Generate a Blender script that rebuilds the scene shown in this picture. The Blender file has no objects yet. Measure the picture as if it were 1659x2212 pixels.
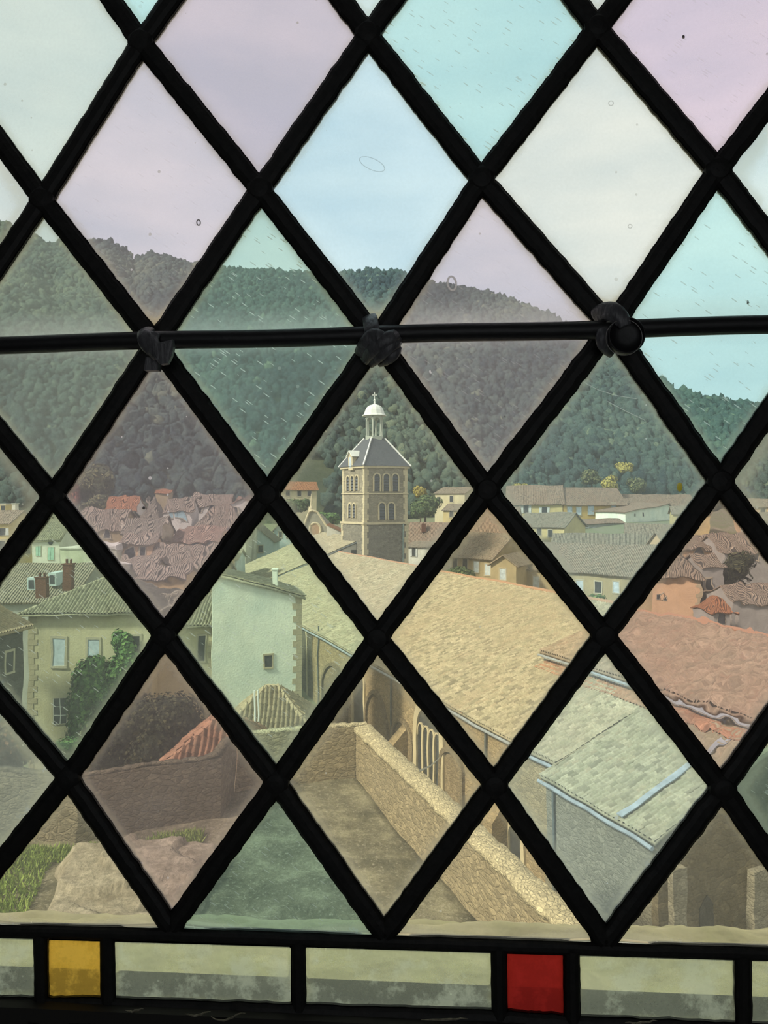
import bpy, math, random
import numpy as np
from mathutils import Vector, noise

R = random.Random(7)
sc = bpy.context.scene
C = sc.collection

# ------------------------------------------------------------------ camera, sky, sun, exposure
F = 1550.0          # focal length in pixels
HZ = 1080.0         # horizon row
cam_d = bpy.data.cameras.new('camera'); cam = bpy.data.objects.new('camera', cam_d); C.objects.link(cam)
cam.location = (0, 0, 0); cam.rotation_euler = (math.pi / 2, 0, 0)
cam_d.sensor_fit = 'VERTICAL'; cam_d.sensor_height = 24; cam_d.lens = 24 * F / 2212
cam_d.shift_y = (HZ - 1106) / 2212
cam_d.clip_start = 0.02; cam_d.clip_end = 3000
sc.camera = cam
sc.view_settings.view_transform = 'Standard'; sc.view_settings.look = 'None'
sc.view_settings.gamma = 1; sc.view_settings.use_curve_mapping = False
sc.view_settings.exposure = 0.47
sc.cycles.use_denoising = True
sc.cycles.transparent_max_bounces = 16
sc.cycles.max_bounces = 12

w = bpy.data.worlds.new('sky'); sc.world = w; w.use_nodes = True
nt = w.node_tree; N = nt.nodes; L = nt.links
for n in list(N): N.remove(n)
out = N.new('ShaderNodeOutputWorld'); bg = N.new('ShaderNodeBackground')
tc = N.new('ShaderNodeTexCoord'); mp = N.new('ShaderNodeMapping'); mp.inputs['Scale'].default_value = (1, 1, 3.2)
nz = N.new('ShaderNodeTexNoise'); nz.inputs['Scale'].default_value = 3.0; nz.inputs['Detail'].default_value = 5
nz.inputs['Roughness'].default_value = .5
rp = N.new('ShaderNodeValToRGB')
rp.color_ramp.elements[0].position = .3; rp.color_ramp.elements[0].color = (.66, .74, .80, 1)
rp.color_ramp.elements[1].position = .65; rp.color_ramp.elements[1].color = (.95, .95, .94, 1)
L.new(tc.outputs['Generated'], mp.inputs['Vector']); L.new(mp.outputs[0], nz.inputs['Vector'])
L.new(nz.outputs['Fac'], rp.inputs['Fac']); L.new(rp.outputs[0], bg.inputs['Color'])
bg.inputs['Strength'].default_value = .80
L.new(bg.outputs[0], out.inputs['Surface'])

sun_d = bpy.data.lights.new('sun', 'SUN'); sun = bpy.data.objects.new('sun', sun_d); C.objects.link(sun)
sun_d.energy = 3.7; sun_d.angle = math.radians(7); sun_d.color = (1, .95, .84)
sun.rotation_euler = Vector((-.71, -.355, .61)).to_track_quat('Z', 'Y').to_euler()

# ------------------------------------------------------------------ placement helpers
def P(px, py, Y):
    return Vector(((px - 829.5) / F * Y, Y, -(py - HZ) / F * Y))
def XY(px, Y):
    return Vector(((px - 829.5) / F * Y, Y))
def ZZ(py, Y):
    return -(py - HZ) / F * Y

# ------------------------------------------------------------------ mesh collector
class MB:
    def __init__(s):
        s.v = []; s.f = []; s.uv = []; s.smooth = False; s.mi = []; s.cur = 0
    def face(s, idx, uv=None):
        s.f.append(tuple(idx)); s.uv.append(uv); s.mi.append(s.cur)
    def poly(s, pts, uv=None):
        b = len(s.v); s.v += [Vector(p) for p in pts]; s.face(range(b, b + len(pts)), uv)
    def ext(s, pts, d):                      # polygon pulled along d: a solid
        n = len(pts); b = len(s.v); d = Vector(d)
        s.v += [Vector(p) for p in pts] + [Vector(p) + d for p in pts]
        s.face(range(b, b + n)); s.face([b + n + i for i in reversed(range(n))])
        for i in range(n):
            j = (i + 1) % n
            s.face((b + j, b + i, b + n + i, b + n + j))
    def box(s, o, ex, ey, ez):               # corner and three edge vectors
        o = Vector(o); ex = Vector(ex); ey = Vector(ey)
        s.ext([o, o + ex, o + ex + ey, o + ey], ez)
    def tube(s, path, r, n=8, flat=1.0, nrm=None, cap=True):
        path = [Vector(p) for p in path]; m = len(path); b = len(s.v)
        for i, p in enumerate(path):
            t = (path[min(i + 1, m - 1)] - path[max(i - 1, 0)]).normalized()
            a = Vector(nrm) if nrm else (Vector((0, 0, 1)) if abs(t.z) < .9 else Vector((1, 0, 0)))
            x = t.cross(a).normalized(); y = x.cross(t).normalized()
            rr = r[i] if isinstance(r, (list, tuple)) else r
            for k in range(n):
                q = 2 * math.pi * k / n
                s.v.append(p + x * math.cos(q) * rr + y * math.sin(q) * rr * flat)
        for i in range(m - 1):
            for k in range(n):
                k2 = (k + 1) % n
                s.face((b + i * n + k, b + i * n + k2, b + (i + 1) * n + k2, b + (i + 1) * n + k))
        if cap:
            s.face([b + k for k in reversed(range(n))]); s.face([b + (m - 1) * n + k for k in range(n)])
    def lathe(s, o, ax, prof, n=24, x0=None):
        o = Vector(o); ax = Vector(ax).normalized()
        x = Vector(x0).normalized() if x0 else ax.cross(Vector((.3, .9, .2))).normalized()
        y = ax.cross(x).normalized(); b = len(s.v); m = len(prof)
        for (r, h) in prof:
            for k in range(n):
                q = 2 * math.pi * k / n
                s.v.append(o + ax * h + (x * math.cos(q) + y * math.sin(q)) * r)
        for i in range(m - 1):
            for k in range(n):
                k2 = (k + 1) % n
                s.face((b + i * n + k, b + i * n + k2, b + (i + 1) * n + k2, b + (i + 1) * n + k))
        s.face([b + k for k in reversed(range(n))]); s.face([b + (m - 1) * n + k for k in range(n)])

def wloc(o):
    p = Vector((0, 0, 0))
    while o: p += o.location; o = o.parent
    return p

def props(o, label=None, cat=None, group=None, kind=None):
    if label: o['label'] = label
    if cat: o['category'] = cat
    if group: o['group'] = group
    if kind: o['kind'] = kind
    return o

def finish(name, me, parent, mats, smooth):
    for m in (mats if isinstance(mats, (list, tuple)) else [mats]): me.materials.append(m)
    o = bpy.data.objects.new(name, me); C.objects.link(o)
    if smooth:
        me.polygons.foreach_set('use_smooth', [True] * len(me.polygons))
    if parent: o.parent = parent
    return o

def build(name, mb, mats, parent=None, smooth=False, label=None, cat=None, group=None, kind=None):
    if parent is not None: base = wloc(parent)
    else:
        a = np.array([tuple(v) for v in mb.v]); lo = a.min(0); hi = a.max(0)
        base = Vector(((lo[0] + hi[0]) / 2, (lo[1] + hi[1]) / 2, lo[2]))
    me = bpy.data.meshes.new(name)
    me.from_pydata([tuple(v - base) for v in mb.v], [], mb.f)
    if any(u is not None for u in mb.uv):
        ul = me.uv_layers.new(name='UVMap'); k = 0; dat = []
        for f, u in zip(mb.f, mb.uv):
            for j in range(len(f)): dat += list(u[j]) if u else [0, 0]
        ul.data.foreach_set('uv', dat)
    if any(mb.mi): me.polygons.foreach_set('material_index', mb.mi)
    me.update()
    o = finish(name, me, parent, mats, smooth)
    if parent is None: o.location = base
    return props(o, label, cat, group, kind)

def np_mesh(name, verts, faces, mats, parent=None, smooth=False, fattr=None, uv=None, base=None, vattr=None, **kw):
    verts = np.asarray(verts, dtype=np.float64); faces = np.asarray(faces, dtype=np.int32)
    if parent is not None: base = wloc(parent)
    elif base is None:
        lo = verts.min(0); hi = verts.max(0); base = Vector(((lo[0] + hi[0]) / 2, (lo[1] + hi[1]) / 2, lo[2]))
    verts = verts - np.array(base)
    me = bpy.data.meshes.new(name); nf, k = faces.shape
    me.vertices.add(len(verts)); me.vertices.foreach_set('co', verts.ravel())
    me.loops.add(nf * k); me.loops.foreach_set('vertex_index', faces.ravel())
    me.polygons.add(nf); me.polygons.foreach_set('loop_start', np.arange(0, nf * k, k, dtype=np.int32))
    me.update(calc_edges=True)
    if uv is not None:
        ul = me.uv_layers.new(name='UVMap'); ul.data.foreach_set('uv', np.asarray(uv)[faces.ravel()].ravel())
    if fattr is not None:
        a = me.attributes.new('tone', 'FLOAT', 'FACE'); a.data.foreach_set('value', np.asarray(fattr, dtype=np.float32))
    if vattr is not None:
        for nm, dat in vattr.items():
            a = me.attributes.new(nm, 'FLOAT', 'POINT'); a.data.foreach_set('value', np.asarray(dat, dtype=np.float32))
    me.validate(); me.update()
    o = finish(name, me, parent, mats, smooth)
    if parent is None: o.location = base
    return props(o, **kw)

def thing(name, loc, label, cat, group=None, kind=None):
    o = bpy.data.objects.new(name, None); C.objects.link(o); o.location = loc; o.empty_display_size = .2
    return props(o, label, cat, group, kind)

# ------------------------------------------------------------------ materials
class M_:
    def __init__(s, name):
        s.m = bpy.data.materials.new(name); s.m.use_nodes = True; s.t = s.m.node_tree
        for n in list(s.t.nodes): s.t.nodes.remove(n)
        s.o = s.n('ShaderNodeOutputMaterial')
    def n(s, typ, **kw):
        nd = s.t.nodes.new(typ)
        for k, v in kw.items():
            if k in nd.inputs: s.put(nd.inputs[k], v)
            else: setattr(nd, k, v)
        return nd
    def put(s, inp, v):
        if hasattr(v, 'links') or isinstance(v, bpy.types.NodeSocket): s.t.links.new(v, inp)
        else: inp.default_value = v
    def math(s, op, a, b=0.0, c=False):
        nd = s.n('ShaderNodeMath', operation=op); s.put(nd.inputs[0], a); s.put(nd.inputs[1], b); nd.use_clamp = c
        return nd.outputs[0]
    def mix(s, f, a, b):
        nd = s.n('ShaderNodeMix'); nd.data_type = 'RGBA'; s.put(nd.inputs[0], f); s.put(nd.inputs[6], a); s.put(nd.inputs[7], b)
        return nd.outputs[2]
    def ramp(s, f, stops):
        nd = s.n('ShaderNodeValToRGB'); s.put(nd.inputs[0], f); e = nd.color_ramp.elements
        while len(e) < len(stops): e.new(.5)
        for i, (p, c) in enumerate(stops): e[i].position = p; e[i].color = c if len(c) == 4 else (*c, 1)
        return nd.outputs[0]
    def noise(s, vec, scale, detail=4, rough=.55):
        return s.n('ShaderNodeTexNoise', Vector=vec, Scale=scale, Detail=detail, Roughness=rough).outputs['Fac']
    def obj(s, scale=(1, 1, 1), rot=(0, 0, 0)):
        t = s.n('ShaderNodeTexCoord'); m = s.n('ShaderNodeMapping', Vector=t.outputs['Object'], Scale=scale, Rotation=rot)
        return m.outputs[0]
    def bsdf(s, col, rough=.85, bump=None, bd=.02, spec=.3, metal=0.0, bs=1.0):
        b = s.n('ShaderNodeBsdfPrincipled', Roughness=rough, Metallic=metal); s.put(b.inputs['Base Color'], col)
        b.inputs['Specular IOR Level'].default_value = spec
        if bump is not None:
            bp = s.n('ShaderNodeBump', Height=bump, Distance=bd, Strength=bs); s.t.links.new(bp.outputs[0], b.inputs['Normal'])
        s.t.links.new(b.outputs[0], s.o.inputs[0]); return s.m

def c4(c): return (*c, 1)
def mulc(c, k): return tuple(x * k for x in c)

def rubble(name, col, size=3.0, contrast=.35, joint=.7, sq=1.7):
    m = M_(name); v = m.obj((1, 1, sq))
    wv = m.n('ShaderNodeTexNoise', Vector=v, Scale=2.5, Detail=2)
    vv = m.n('ShaderNodeMix'); vv.data_type = 'VECTOR'; m.put(vv.inputs[0], .16); m.put(vv.inputs[4], v); m.put(vv.inputs[5], wv.outputs['Color'])
    vo = m.n('ShaderNodeTexVoronoi', Vector=vv.outputs[1], Scale=size)
    ed = m.n('ShaderNodeTexVoronoi', Vector=vv.outputs[1], Scale=size); ed.feature = 'DISTANCE_TO_EDGE'
    sep = m.n('ShaderNodeSeparateColor', Color=vo.outputs['Color'])
    c = m.ramp(sep.outputs[0], [(0, mulc(col, 1 - contrast)), (.5, col), (1, mulc(col, 1 + contrast))])
    big = m.noise(v, .45, 5)
    c = m.mix(m.ramp(big, [(.35, (0, 0, 0)), (.7, (.5, .5, .5))]), c, c4(mulc(col, .55)))
    je = m.ramp(ed.outputs['Distance'], [(0, (.25, .25, .25)), (.16, (1, 1, 1))])
    c = m.mix(je, c4(mulc(col, joint)), c)
    fine = m.noise(v, 22, 4); gr2 = m.noise(v, 7.5, 5, .75)
    c = m.mix(m.ramp(gr2, [(.4, (.6, .6, .6)), (.52, (0, 0, 0))]), c, c4(mulc(col, .45)))
    c = m.mix(m.ramp(gr2, [(.55, (0, 0, 0)), (.68, (.6, .6, .6))]), c, c4(mulc(col, 1.35)))
    c = m.mix(m.ramp(fine, [(.42, (.45, .45, .45)), (.6, (0, 0, 0))]), c, c4(mulc(col, .5)))
    h = m.math('ADD', je, m.math('ADD', m.math('MULTIPLY', fine, .6), m.math('MULTIPLY', gr2, 1.5)))
    return m.bsdf(c, .95, h, .03)

def plaster(name, col, stain=.35, blot=None, sc_=1.0, ms=.8):
    m = M_(name); v = m.obj((1, 1, 1)); vs = m.obj((1, 1, .35))
    a = m.noise(v, .5 * sc_, 6, .6); b = m.noise(vs, 1.2 * sc_, 5, .6); f = m.noise(v, 9, 4)
    c = m.mix(m.ramp(a, [(.38, (0, 0, 0)), (.68, (ms, ms, ms))]), c4(col), c4(mulc(blot or col, 1 if blot else 1 - stain)))
    c = m.mix(m.ramp(b, [(.45, (0, 0, 0)), (.7, (stain, stain, stain))]), c, c4(mulc(col, .45)))
    c = m.mix(m.ramp(f, [(.4, (.3, .3, .3)), (.62, (0, 0, 0))]), c, c4(mulc(col, .7)))
    return m.bsdf(c, .92, f, .02)

def tilem(name, col, alt, moss=(.20, .21, .12), mossf=.5, flat=False, contrast=.4):
    m = M_(name); tcn = m.n('ShaderNodeTexCoord'); uv = tcn.outputs['UV']
    fl = m.n('ShaderNodeVectorMath', operation='FLOOR'); m.t.links.new(uv, fl.inputs[0])
    wn = m.n('ShaderNodeTexWhiteNoise'); wn.noise_dimensions = '3D'; m.t.links.new(fl.outputs[0], wn.inputs['Vector'])
    big = m.noise(uv, .045, 5, .6); mid = m.noise(uv, .35, 5, .65); fine = m.noise(uv, 2.6, 4, .7)
    c = m.ramp(wn.outputs['Value'], [(0, mulc(col, 1 - contrast)), (.45, col), (.8, mulc(col, 1 + .5 * contrast)), (1, alt)])
    c = m.mix(m.ramp(big, [(.4, (0, 0, 0)), (.65, (.75, .75, .75))]), c, c4(alt))
    c = m.mix(m.ramp(mid, [(.42, (0, 0, 0)), (.68, (mossf, mossf, mossf))]), c, c4(moss))
    c = m.mix(m.ramp(fine, [(.4, (.5, .5, .5)), (.62, (0, 0, 0))]), c, c4(mulc(col, .45)))
    if flat:
        sx = m.n('ShaderNodeSeparateXYZ'); m.t.links.new(uv, sx.inputs[0])
        wv = m.math('SINE', m.math('MULTIPLY', sx.outputs[0], 2 * math.pi)); cs = m.math('FRACT', sx.outputs[1])
        h = m.math('ADD', wv, cs)
        c = m.mix(m.ramp(wv, [(.0, (.35, .35, .35)), (.5, (0, 0, 0))]), c, c4(mulc(col, .45)))
        return m.bsdf(c, .92, h, .08)
    return m.bsdf(c, .92, fine, .01)

def plain(name, col, rough=.8, var=.25, scale=3, metal=0.0, bd=.003, spec=.3):
    m = M_(name); v = m.obj(); a = m.noise(v, scale, 5)
    return m.bsdf(m.mix(m.ramp(a, [(.35, (0, 0, 0)), (.7, (1, 1, 1))]), c4(mulc(col, 1 - var)), c4(mulc(col, 1 + var))), rough, a, bd, spec, metal)

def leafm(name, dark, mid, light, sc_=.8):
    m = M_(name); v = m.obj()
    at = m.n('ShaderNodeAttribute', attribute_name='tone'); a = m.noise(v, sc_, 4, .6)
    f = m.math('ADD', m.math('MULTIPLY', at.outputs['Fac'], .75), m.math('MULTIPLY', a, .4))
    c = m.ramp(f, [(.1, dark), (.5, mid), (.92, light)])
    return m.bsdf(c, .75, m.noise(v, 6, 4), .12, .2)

def lumpy(name, base, o, r, seed=0, thin=1.0): pass

# ------------------------------------------------------------------ roofs of barrel tiles
def tiled(name, poly, mat, parent, pitch=.24, course=.36, seg=6, amp=.085, step=.055, thick=.16, flat=False, wob=.02, label=None, seed=0):
    """poly: planar points, the first edge is the eave. Builds a slab and, on it, rows of curved tiles."""
    poly = [Vector(p) for p in poly]; kk = 0
    U = (poly[1] - poly[0]).normalized()
    n = Vector((0, 0, 0))
    for i in range(1, len(poly) - 1): n += (poly[i] - poly[0]).cross(poly[i + 1] - poly[0])
    n.normalize()
    if n.z < 0: n = -n
    V = n.cross(U)
    if V.dot(poly[2] - poly[0]) < 0: V = -V
    poly = [p + n * .085 for p in poly]
    st = [((p - poly[0]).dot(U), (p - poly[0]).dot(V)) for p in poly]
    mb = MB()
    for i in range(1):
        mb.ext([p - n * .01 for p in poly], -n * thick)
    mb.uv = [[((mb.v[i] - poly[0]).dot(U) / pitch, (mb.v[i] - poly[0]).dot(V) / course) for i in f] for f in mb.f]
    if flat:
        return build(name, mb, mat, parent, label=label)
    s0 = min(p[0] for p in st); s1 = max(p[0] for p in st); t0 = min(p[1] for p in st); t1 = max(p[1] for p in st)
    ns = int(math.ceil((s1 - s0) / pitch)) * seg; nc = max(1, int(math.ceil((t1 - t0) / course)))
    S = s0 + np.arange(ns + 1) * pitch / seg
    rows = []; hs = []; tv = []
    for k in range(nc):
        rows += [t0 + k * course, t0 + (k + 1) * course]; hs += [step, 0.0]; tv += [k + .02, k + .98]
    T = np.array(rows); Hs = np.array(hs)
    SS, TT = np.meshgrid(S, T)
    rng = np.random.RandomState(seed + 5)
    colj = rng.uniform(-1, 1, ns // seg + 3)
    ph = (SS - s0) / pitch
    prof = np.abs(np.cos(np.pi * ph)); prof = np.where((ph % 1 > .25) & (ph % 1 < .75), -.35 + .35 * prof, prof)
    rowj = rng.uniform(-.012, .012, (nc, ns // seg + 2)).repeat(2, 0)
    tid = np.clip(((SS - s0) / pitch + .5).astype(int), 0, ns // seg + 1)
    H = amp * prof + Hs[:, None] + np.take_along_axis(rowj, tid, 1)
    # slow sagging of an old roof
    H += .03 * np.sin(SS * .9 + TT * .5) * np.sin(TT * .8 + SS * .23)
    S2 = SS + wob * np.sin(TT * 1.7 + colj[tid]) + .25 * wob * colj[tid]
    o = np.array(poly[0]); X = o + S2[..., None] * np.array(U) + TT[..., None] * np.array(V) + (H + .03)[..., None] * np.array(n)
    nr, ncol = SS.shape
    idx = np.arange(nr * ncol).reshape(nr, ncol)
    cs = (SS[:-1, :-1] + SS[1:, 1:]) / 2; ct = (TT[:-1, :-1] + TT[1:, 1:]) / 2
    ins = np.zeros(cs.shape, bool)
    for i in range(len(st)):
        (x0, y0), (x1, y1) = st[i], st[(i + 1) % len(st)]
        if y0 == y1: continue
        cond = ((y0 > ct) != (y1 > ct)) & (cs < (x1 - x0) * (ct - y0) / (y1 - y0) + x0)
        ins ^= cond
    q = np.stack([idx[:-1, :-1], idx[:-1, 1:], idx[1:, 1:], idx[1:, :-1]], -1)[ins]
    uv = np.stack([((SS - s0) / pitch + .5), np.repeat(np.array(tv)[:, None], ncol, 1)], -1).reshape(-1, 2)
    # join with the slab
    sv = np.array([tuple(v) for v in mb.v]); X = X.reshape(-1, 3)
    used = np.unique(q); remap = -np.ones(len(X), int); remap[used] = np.arange(len(used))
    Xv = X[used]; q = remap[q]; uv = uv[used]
    nb = len(Xv)
    allv = np.vstack([Xv, sv]); slab = []
    for f in mb.f:
        for j in range(1, len(f) - 1): slab.append((f[0] + nb, f[j] + nb, f[j + 1] + nb, f[j + 1] + nb))
    uvs = np.array([((v - poly[0]).dot(U) / pitch, (v - poly[0]).dot(V) / course) for v in mb.v])
    # quads and triangles as triangles
    tri = np.vstack([q[:, [0, 1, 2]], q[:, [0, 2, 3]], np.array(slab)[:, :3]])
    o = np_mesh(name, allv, tri, mat, parent, uv=np.vstack([uv, uvs]))
    if label: o['label'] = label
    return o

def ridge_caps(mb, a, b, r=.13, step=.4):
    a = Vector(a); b = Vector(b); n = max(1, int((b - a).length / step)); d = (b - a) / n
    for i in range(n):
        p = a + d * i
        mb.tube([p, p + d * 1.06], [r * 1.05, r * .86], 8)

# ------------------------------------------------------------------ windows of houses
def add_window(parent, frame, u, z, w_, h_, style, ml):
    """frame = (origin xy, ex, outward normal). A stone or painted surround, a dark pane with bars, and shutters."""
    o, ex, nn = frame
    p = Vector((o.x, o.y, z)) + ex * u; up = Vector((0, 0, 1))
    def rect(mb, u0, u1, z0, z1, d0, d1):
        mb.box(p + ex * u0 + up * z0 + nn * d0, ex * (u1 - u0), up * (z1 - z0), nn * (d1 - d0))
    W2, H2 = w_ / 2, h_ / 2; fw = min(.16, w_ * .2)
    mb = MB()
    if 's' in style:
        rect(mb, -W2 - fw, W2 + fw, H2, H2 + fw * 1.2, 0, .06); rect(mb, -W2 - fw, W2 + fw, -H2 - fw, -H2, 0, .1)
        rect(mb, -W2 - fw, -W2, -H2, H2, 0, .06); rect(mb, W2, W2 + fw, -H2, H2, 0, .06)
    else:
        t = .05
        rect(mb, -W2 - t, W2 + t, H2, H2 + t, 0, .04); rect(mb, -W2 - t, W2 + t, -H2 - t, -H2, 0, .07)
        rect(mb, -W2 - t, -W2, -H2, H2, 0, .04); rect(mb, W2, W2 + t, -H2, H2, 0, .04)
    win = build('window', mb, ml.get('sur', mat_sur), parent)
    mb = MB(); rect(mb, -W2, W2, -H2, H2, -.02, .015)
    build('pane', mb, ml.get('pane', mat_dark if 'c' not in style else mat_curtain), win)
    if 'b' in style:
        mb = MB(); rect(mb, -.02, .02, -H2, H2, .015, .035)
        for k in (1, 2): rect(mb, -W2, W2, -H2 + k * h_ / 3 - .015, -H2 + k * h_ / 3 + .015, .015, .033)
        rect(mb, -W2, -W2 + .04, -H2, H2, .015, .035); rect(mb, W2 - .04, W2, -H2, H2, .015, .035)
        build('glazing_bars', mb, mat_white, win)
    if 'h' in style:
        for sgn in (-1, 1):
            mb = MB(); a = W2 + .04 if sgn > 0 else -W2 - .04 - W2
            rect(mb, a, a + W2, -H2, H2, .06, .1)
            build('shutter', mb, ml.get('shut', mat_shut), win)
    if 'o' in style:                       # closed shutters over the opening
        mb = MB(); rect(mb, -W2, -.015, -H2, H2, .02, .055); rect(mb, .015, W2, -H2, H2, .02, .055)
        build('shutter', mb, ml.get('shut', mat_shut), win)
    return win

# ------------------------------------------------------------------ houses
def house(label, A, B, eave, zb, depth, wall, roof, rmat, rise=1.5, over=.35, r=.5, wins=(), side=(), tiles='far', cat='house', ml={}, name='house', group=None, B_eave=None, sidemat=None, quoin=None):
    """A, B = (pixel column, distance) of the front corners; eave = pixel row of the eave at A."""
    a = XY(*A); b = XY(*B); zt = ZZ(eave, A[1])
    ex = Vector(((b - a).x, (b - a).y, 0)); Lw = ex.length; ex.normalize(); ey = Vector((-ex.y, ex.x, 0)); up = Vector((0, 0, 1))
    o3 = Vector((a.x, a.y, 0))
    ctr = o3 + ex * Lw / 2 + ey * depth / 2
    root = thing(name, (ctr.x, ctr.y, zb), label, cat, group)
    def q(u, v, z): return o3 + ex * u + ey * v + up * z
    mb = MB()
    if roof == 'perp':
        front = [q(0, 0, zb), q(Lw, 0, zb), q(Lw, 0, zt)] + ([q(Lw * r, 0, zt + rise)] if 0 < r < 1 else []) + ([q(0, 0, zt)] if r > 0 else [q(0, 0, zt + rise)])
        if r >= 1: front = [q(0, 0, zb), q(Lw, 0, zb), q(Lw, 0, zt + rise), q(0, 0, zt)]
        mb.ext(front, ey * depth)
    elif roof == 'par':
        sidep = [q(0, 0, zb), q(0, 0, zt), q(0, depth * r, zt + rise)] + ([q(0, depth, zt)] if r < 1 else []) + [q(0, depth, zb)]
        mb.ext(sidep, ex * Lw)
    else:
        mb.box(q(0, 0, zb), ex * Lw, ey * depth, up * (zt - zb))
    build('wall', mb, wall, root)
    kw = dict(flat=True) if tiles == 'far' else dict(seg=6 if tiles == 'near' else 4)
    ov = over; k = 0; caps = MB()
    def T(poly):
        nonlocal k
        k += 1
        tiled('roof', poly, rmat, root, seed=k, **kw)
    if roof == 'par':
        dz = rise / (depth * r) * ov
        T([q(-ov, -ov, zt - dz), q(Lw + ov, -ov, zt - dz), q(Lw + ov, depth * r, zt + rise), q(-ov, depth * r, zt + rise)])
        if r < 1:
            dz2 = rise / (depth * (1 - r)) * ov
            T([q(Lw + ov, depth + ov, zt - dz2), q(-ov, depth + ov, zt - dz2), q(-ov, depth * r, zt + rise), q(Lw + ov, depth * r, zt + rise)])
        ridge_caps(caps, q(-ov, depth * r, zt + rise + .06), q(Lw + ov, depth * r, zt + rise + .06))
    elif roof == 'perp':
        if r > 0:
            dz = rise / (Lw * r) * ov
            T([q(-ov, depth + ov, zt - dz), q(-ov, -ov, zt - dz), q(Lw * r, -ov, zt + rise), q(Lw * r, depth + ov, zt + rise)])
        if r < 1:
            dz = rise / (Lw * (1 - r)) * ov
            T([q(Lw + ov, -ov, zt - dz), q(Lw + ov, depth + ov, zt - dz), q(Lw * r, depth + ov, zt + rise), q(Lw * r, -ov, zt + rise)])
        ridge_caps(caps, q(Lw * r, -ov, zt + rise + .06), q(Lw * r, depth + ov, zt + rise + .06))
    elif roof == 'hip':
        h = min(depth, Lw) / 2; dz = rise / h * ov
        c = [q(-ov, -ov, zt - dz), q(Lw + ov, -ov, zt - dz), q(Lw + ov, depth + ov, zt - dz), q(-ov, depth + ov, zt - dz)]
        if Lw >= depth: r1, r2 = q(h, h, zt + rise), q(Lw - h, h, zt + rise)
        else: r1, r2 = q(h, h, zt + rise), q(h, depth - h, zt + rise)
        if Lw >= depth:
            T([c[0], c[1], r2, r1]); T([c[1], c[2], r2]); T([c[2], c[3], r1, r2]); T([c[3], c[0], r1])
            for x_, y_ in ((c[0], r1), (c[3], r1), (c[1], r2), (c[2], r2)): ridge_caps(caps, x_ + up * .06, y_ + up * .06)
        else:
            T([c[0], c[1], r1]); T([c[1], c[2], r2, r1]); T([c[2], c[3], r2]); T([c[3], c[0], r1, r2])
            for x_, y_ in ((c[0], r1), (c[1], r1), (c[3], r2), (c[2], r2)): ridge_caps(caps, x_ + up * .06, y_ + up * .06)
        if (r1 - r2).length > .3: ridge_caps(caps, r1 + up * .06, r2 + up * .06)
    elif roof == 'flat':
        mb = MB(); mb.box(q(-.1, -.1, zt), ex * (Lw + .2), ey * (depth + .2), up * .18); build('roof', mb, rmat, root)
    if caps.v and tiles != 'far': build('ridge_tiles', caps, rmat, root)
    if quoin:
        mb = MB()
        for kz in range(int((zt - zb) / .42)):
            ww = .62 if kz % 2 else .38
            for uu in ((0,) if quoin == 'l' else (Lw,) if quoin == 'r' else (0, Lw)):
                u0 = uu - .03 if uu == 0 else uu - ww
                mb.box(q(u0, -.03, zt - (kz + 1) * .42), ex * (ww + .03), ey * .1, up * .4)
        build('corner_stones', mb, mat_quoin, root)
    for (px, py, ww, hh, stl) in wins:
        d = Vector(((px - 829.5) / F, 1, 0)); # intersect the ray with the front plane
        den = ey.x * d.x + ey.y * d.y; t = (ey.x * a.x + ey.y * a.y) / den
        pt = Vector((d.x * t, d.y * t, 0)); add_window(root, (Vector((a.x, a.y)), ex, -ey), (pt - o3).dot(ex), ZZ(py, t), ww, hh, stl, ml)
    for (px, py, ww, hh, stl) in side:
        d = Vector(((px - 829.5) / F, 1, 0)); s = 1 if side and r != 9 else 1
        oo = o3 if a.x > 0 else o3 + ex * Lw
        t = (ex.x * oo.x + ex.y * oo.y) / (ex.x * d.x + ex.y * d.y); pt = Vector((d.x * t, d.y * t, 0))
        nn = -ex if a.x > 0 else ex
        add_window(root, (Vector((oo.x, oo.y)), ey, nn), (pt - oo).dot(ey), ZZ(py, t), ww, hh, stl, ml)
    return root, q, zt, Lw

def chimney(root, base, w_, d_, h_, mat, ex=Vector((1, 0, 0)), cap=True, label=None):
    ey = Vector((-ex.y, ex.x, 0)); mb = MB(); b = Vector(base)
    mb.box(b - ex * w_ / 2 - ey * d_ / 2, ex * w_, ey * d_, Vector((0, 0, h_)))
    mb.box(b - ex * (w_ / 2 + .06) - ey * (d_ / 2 + .06) + Vector((0, 0, h_)), ex * (w_ + .12), ey * (d_ + .12), Vector((0, 0, .1)))
    if cap:
        for s in (-1, 1): mb.tube([b + ex * s * w_ * .22 + Vector((0, 0, h_ + .1)), b + ex * s * w_ * .22 + Vector((0, 0, h_ + .45))], .11, 8)
    return build('chimney', mb, mat, root, label=label)

# ------------------------------------------------------------------ trees and bushes
_ico = None
def ico(sub=2):
    import bmesh
    bm = bmesh.new(); bmesh.ops.create_icosphere(bm, subdivisions=sub, radius=1)
    v = np.array([tuple(x.co) for x in bm.verts]); f = np.array([[x.index for x in q.verts] for q in bm.faces]); bm.free()
    return v, f
ICO2 = ico(2); ICO1 = ico(1); ICO3 = ico(3)

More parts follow.
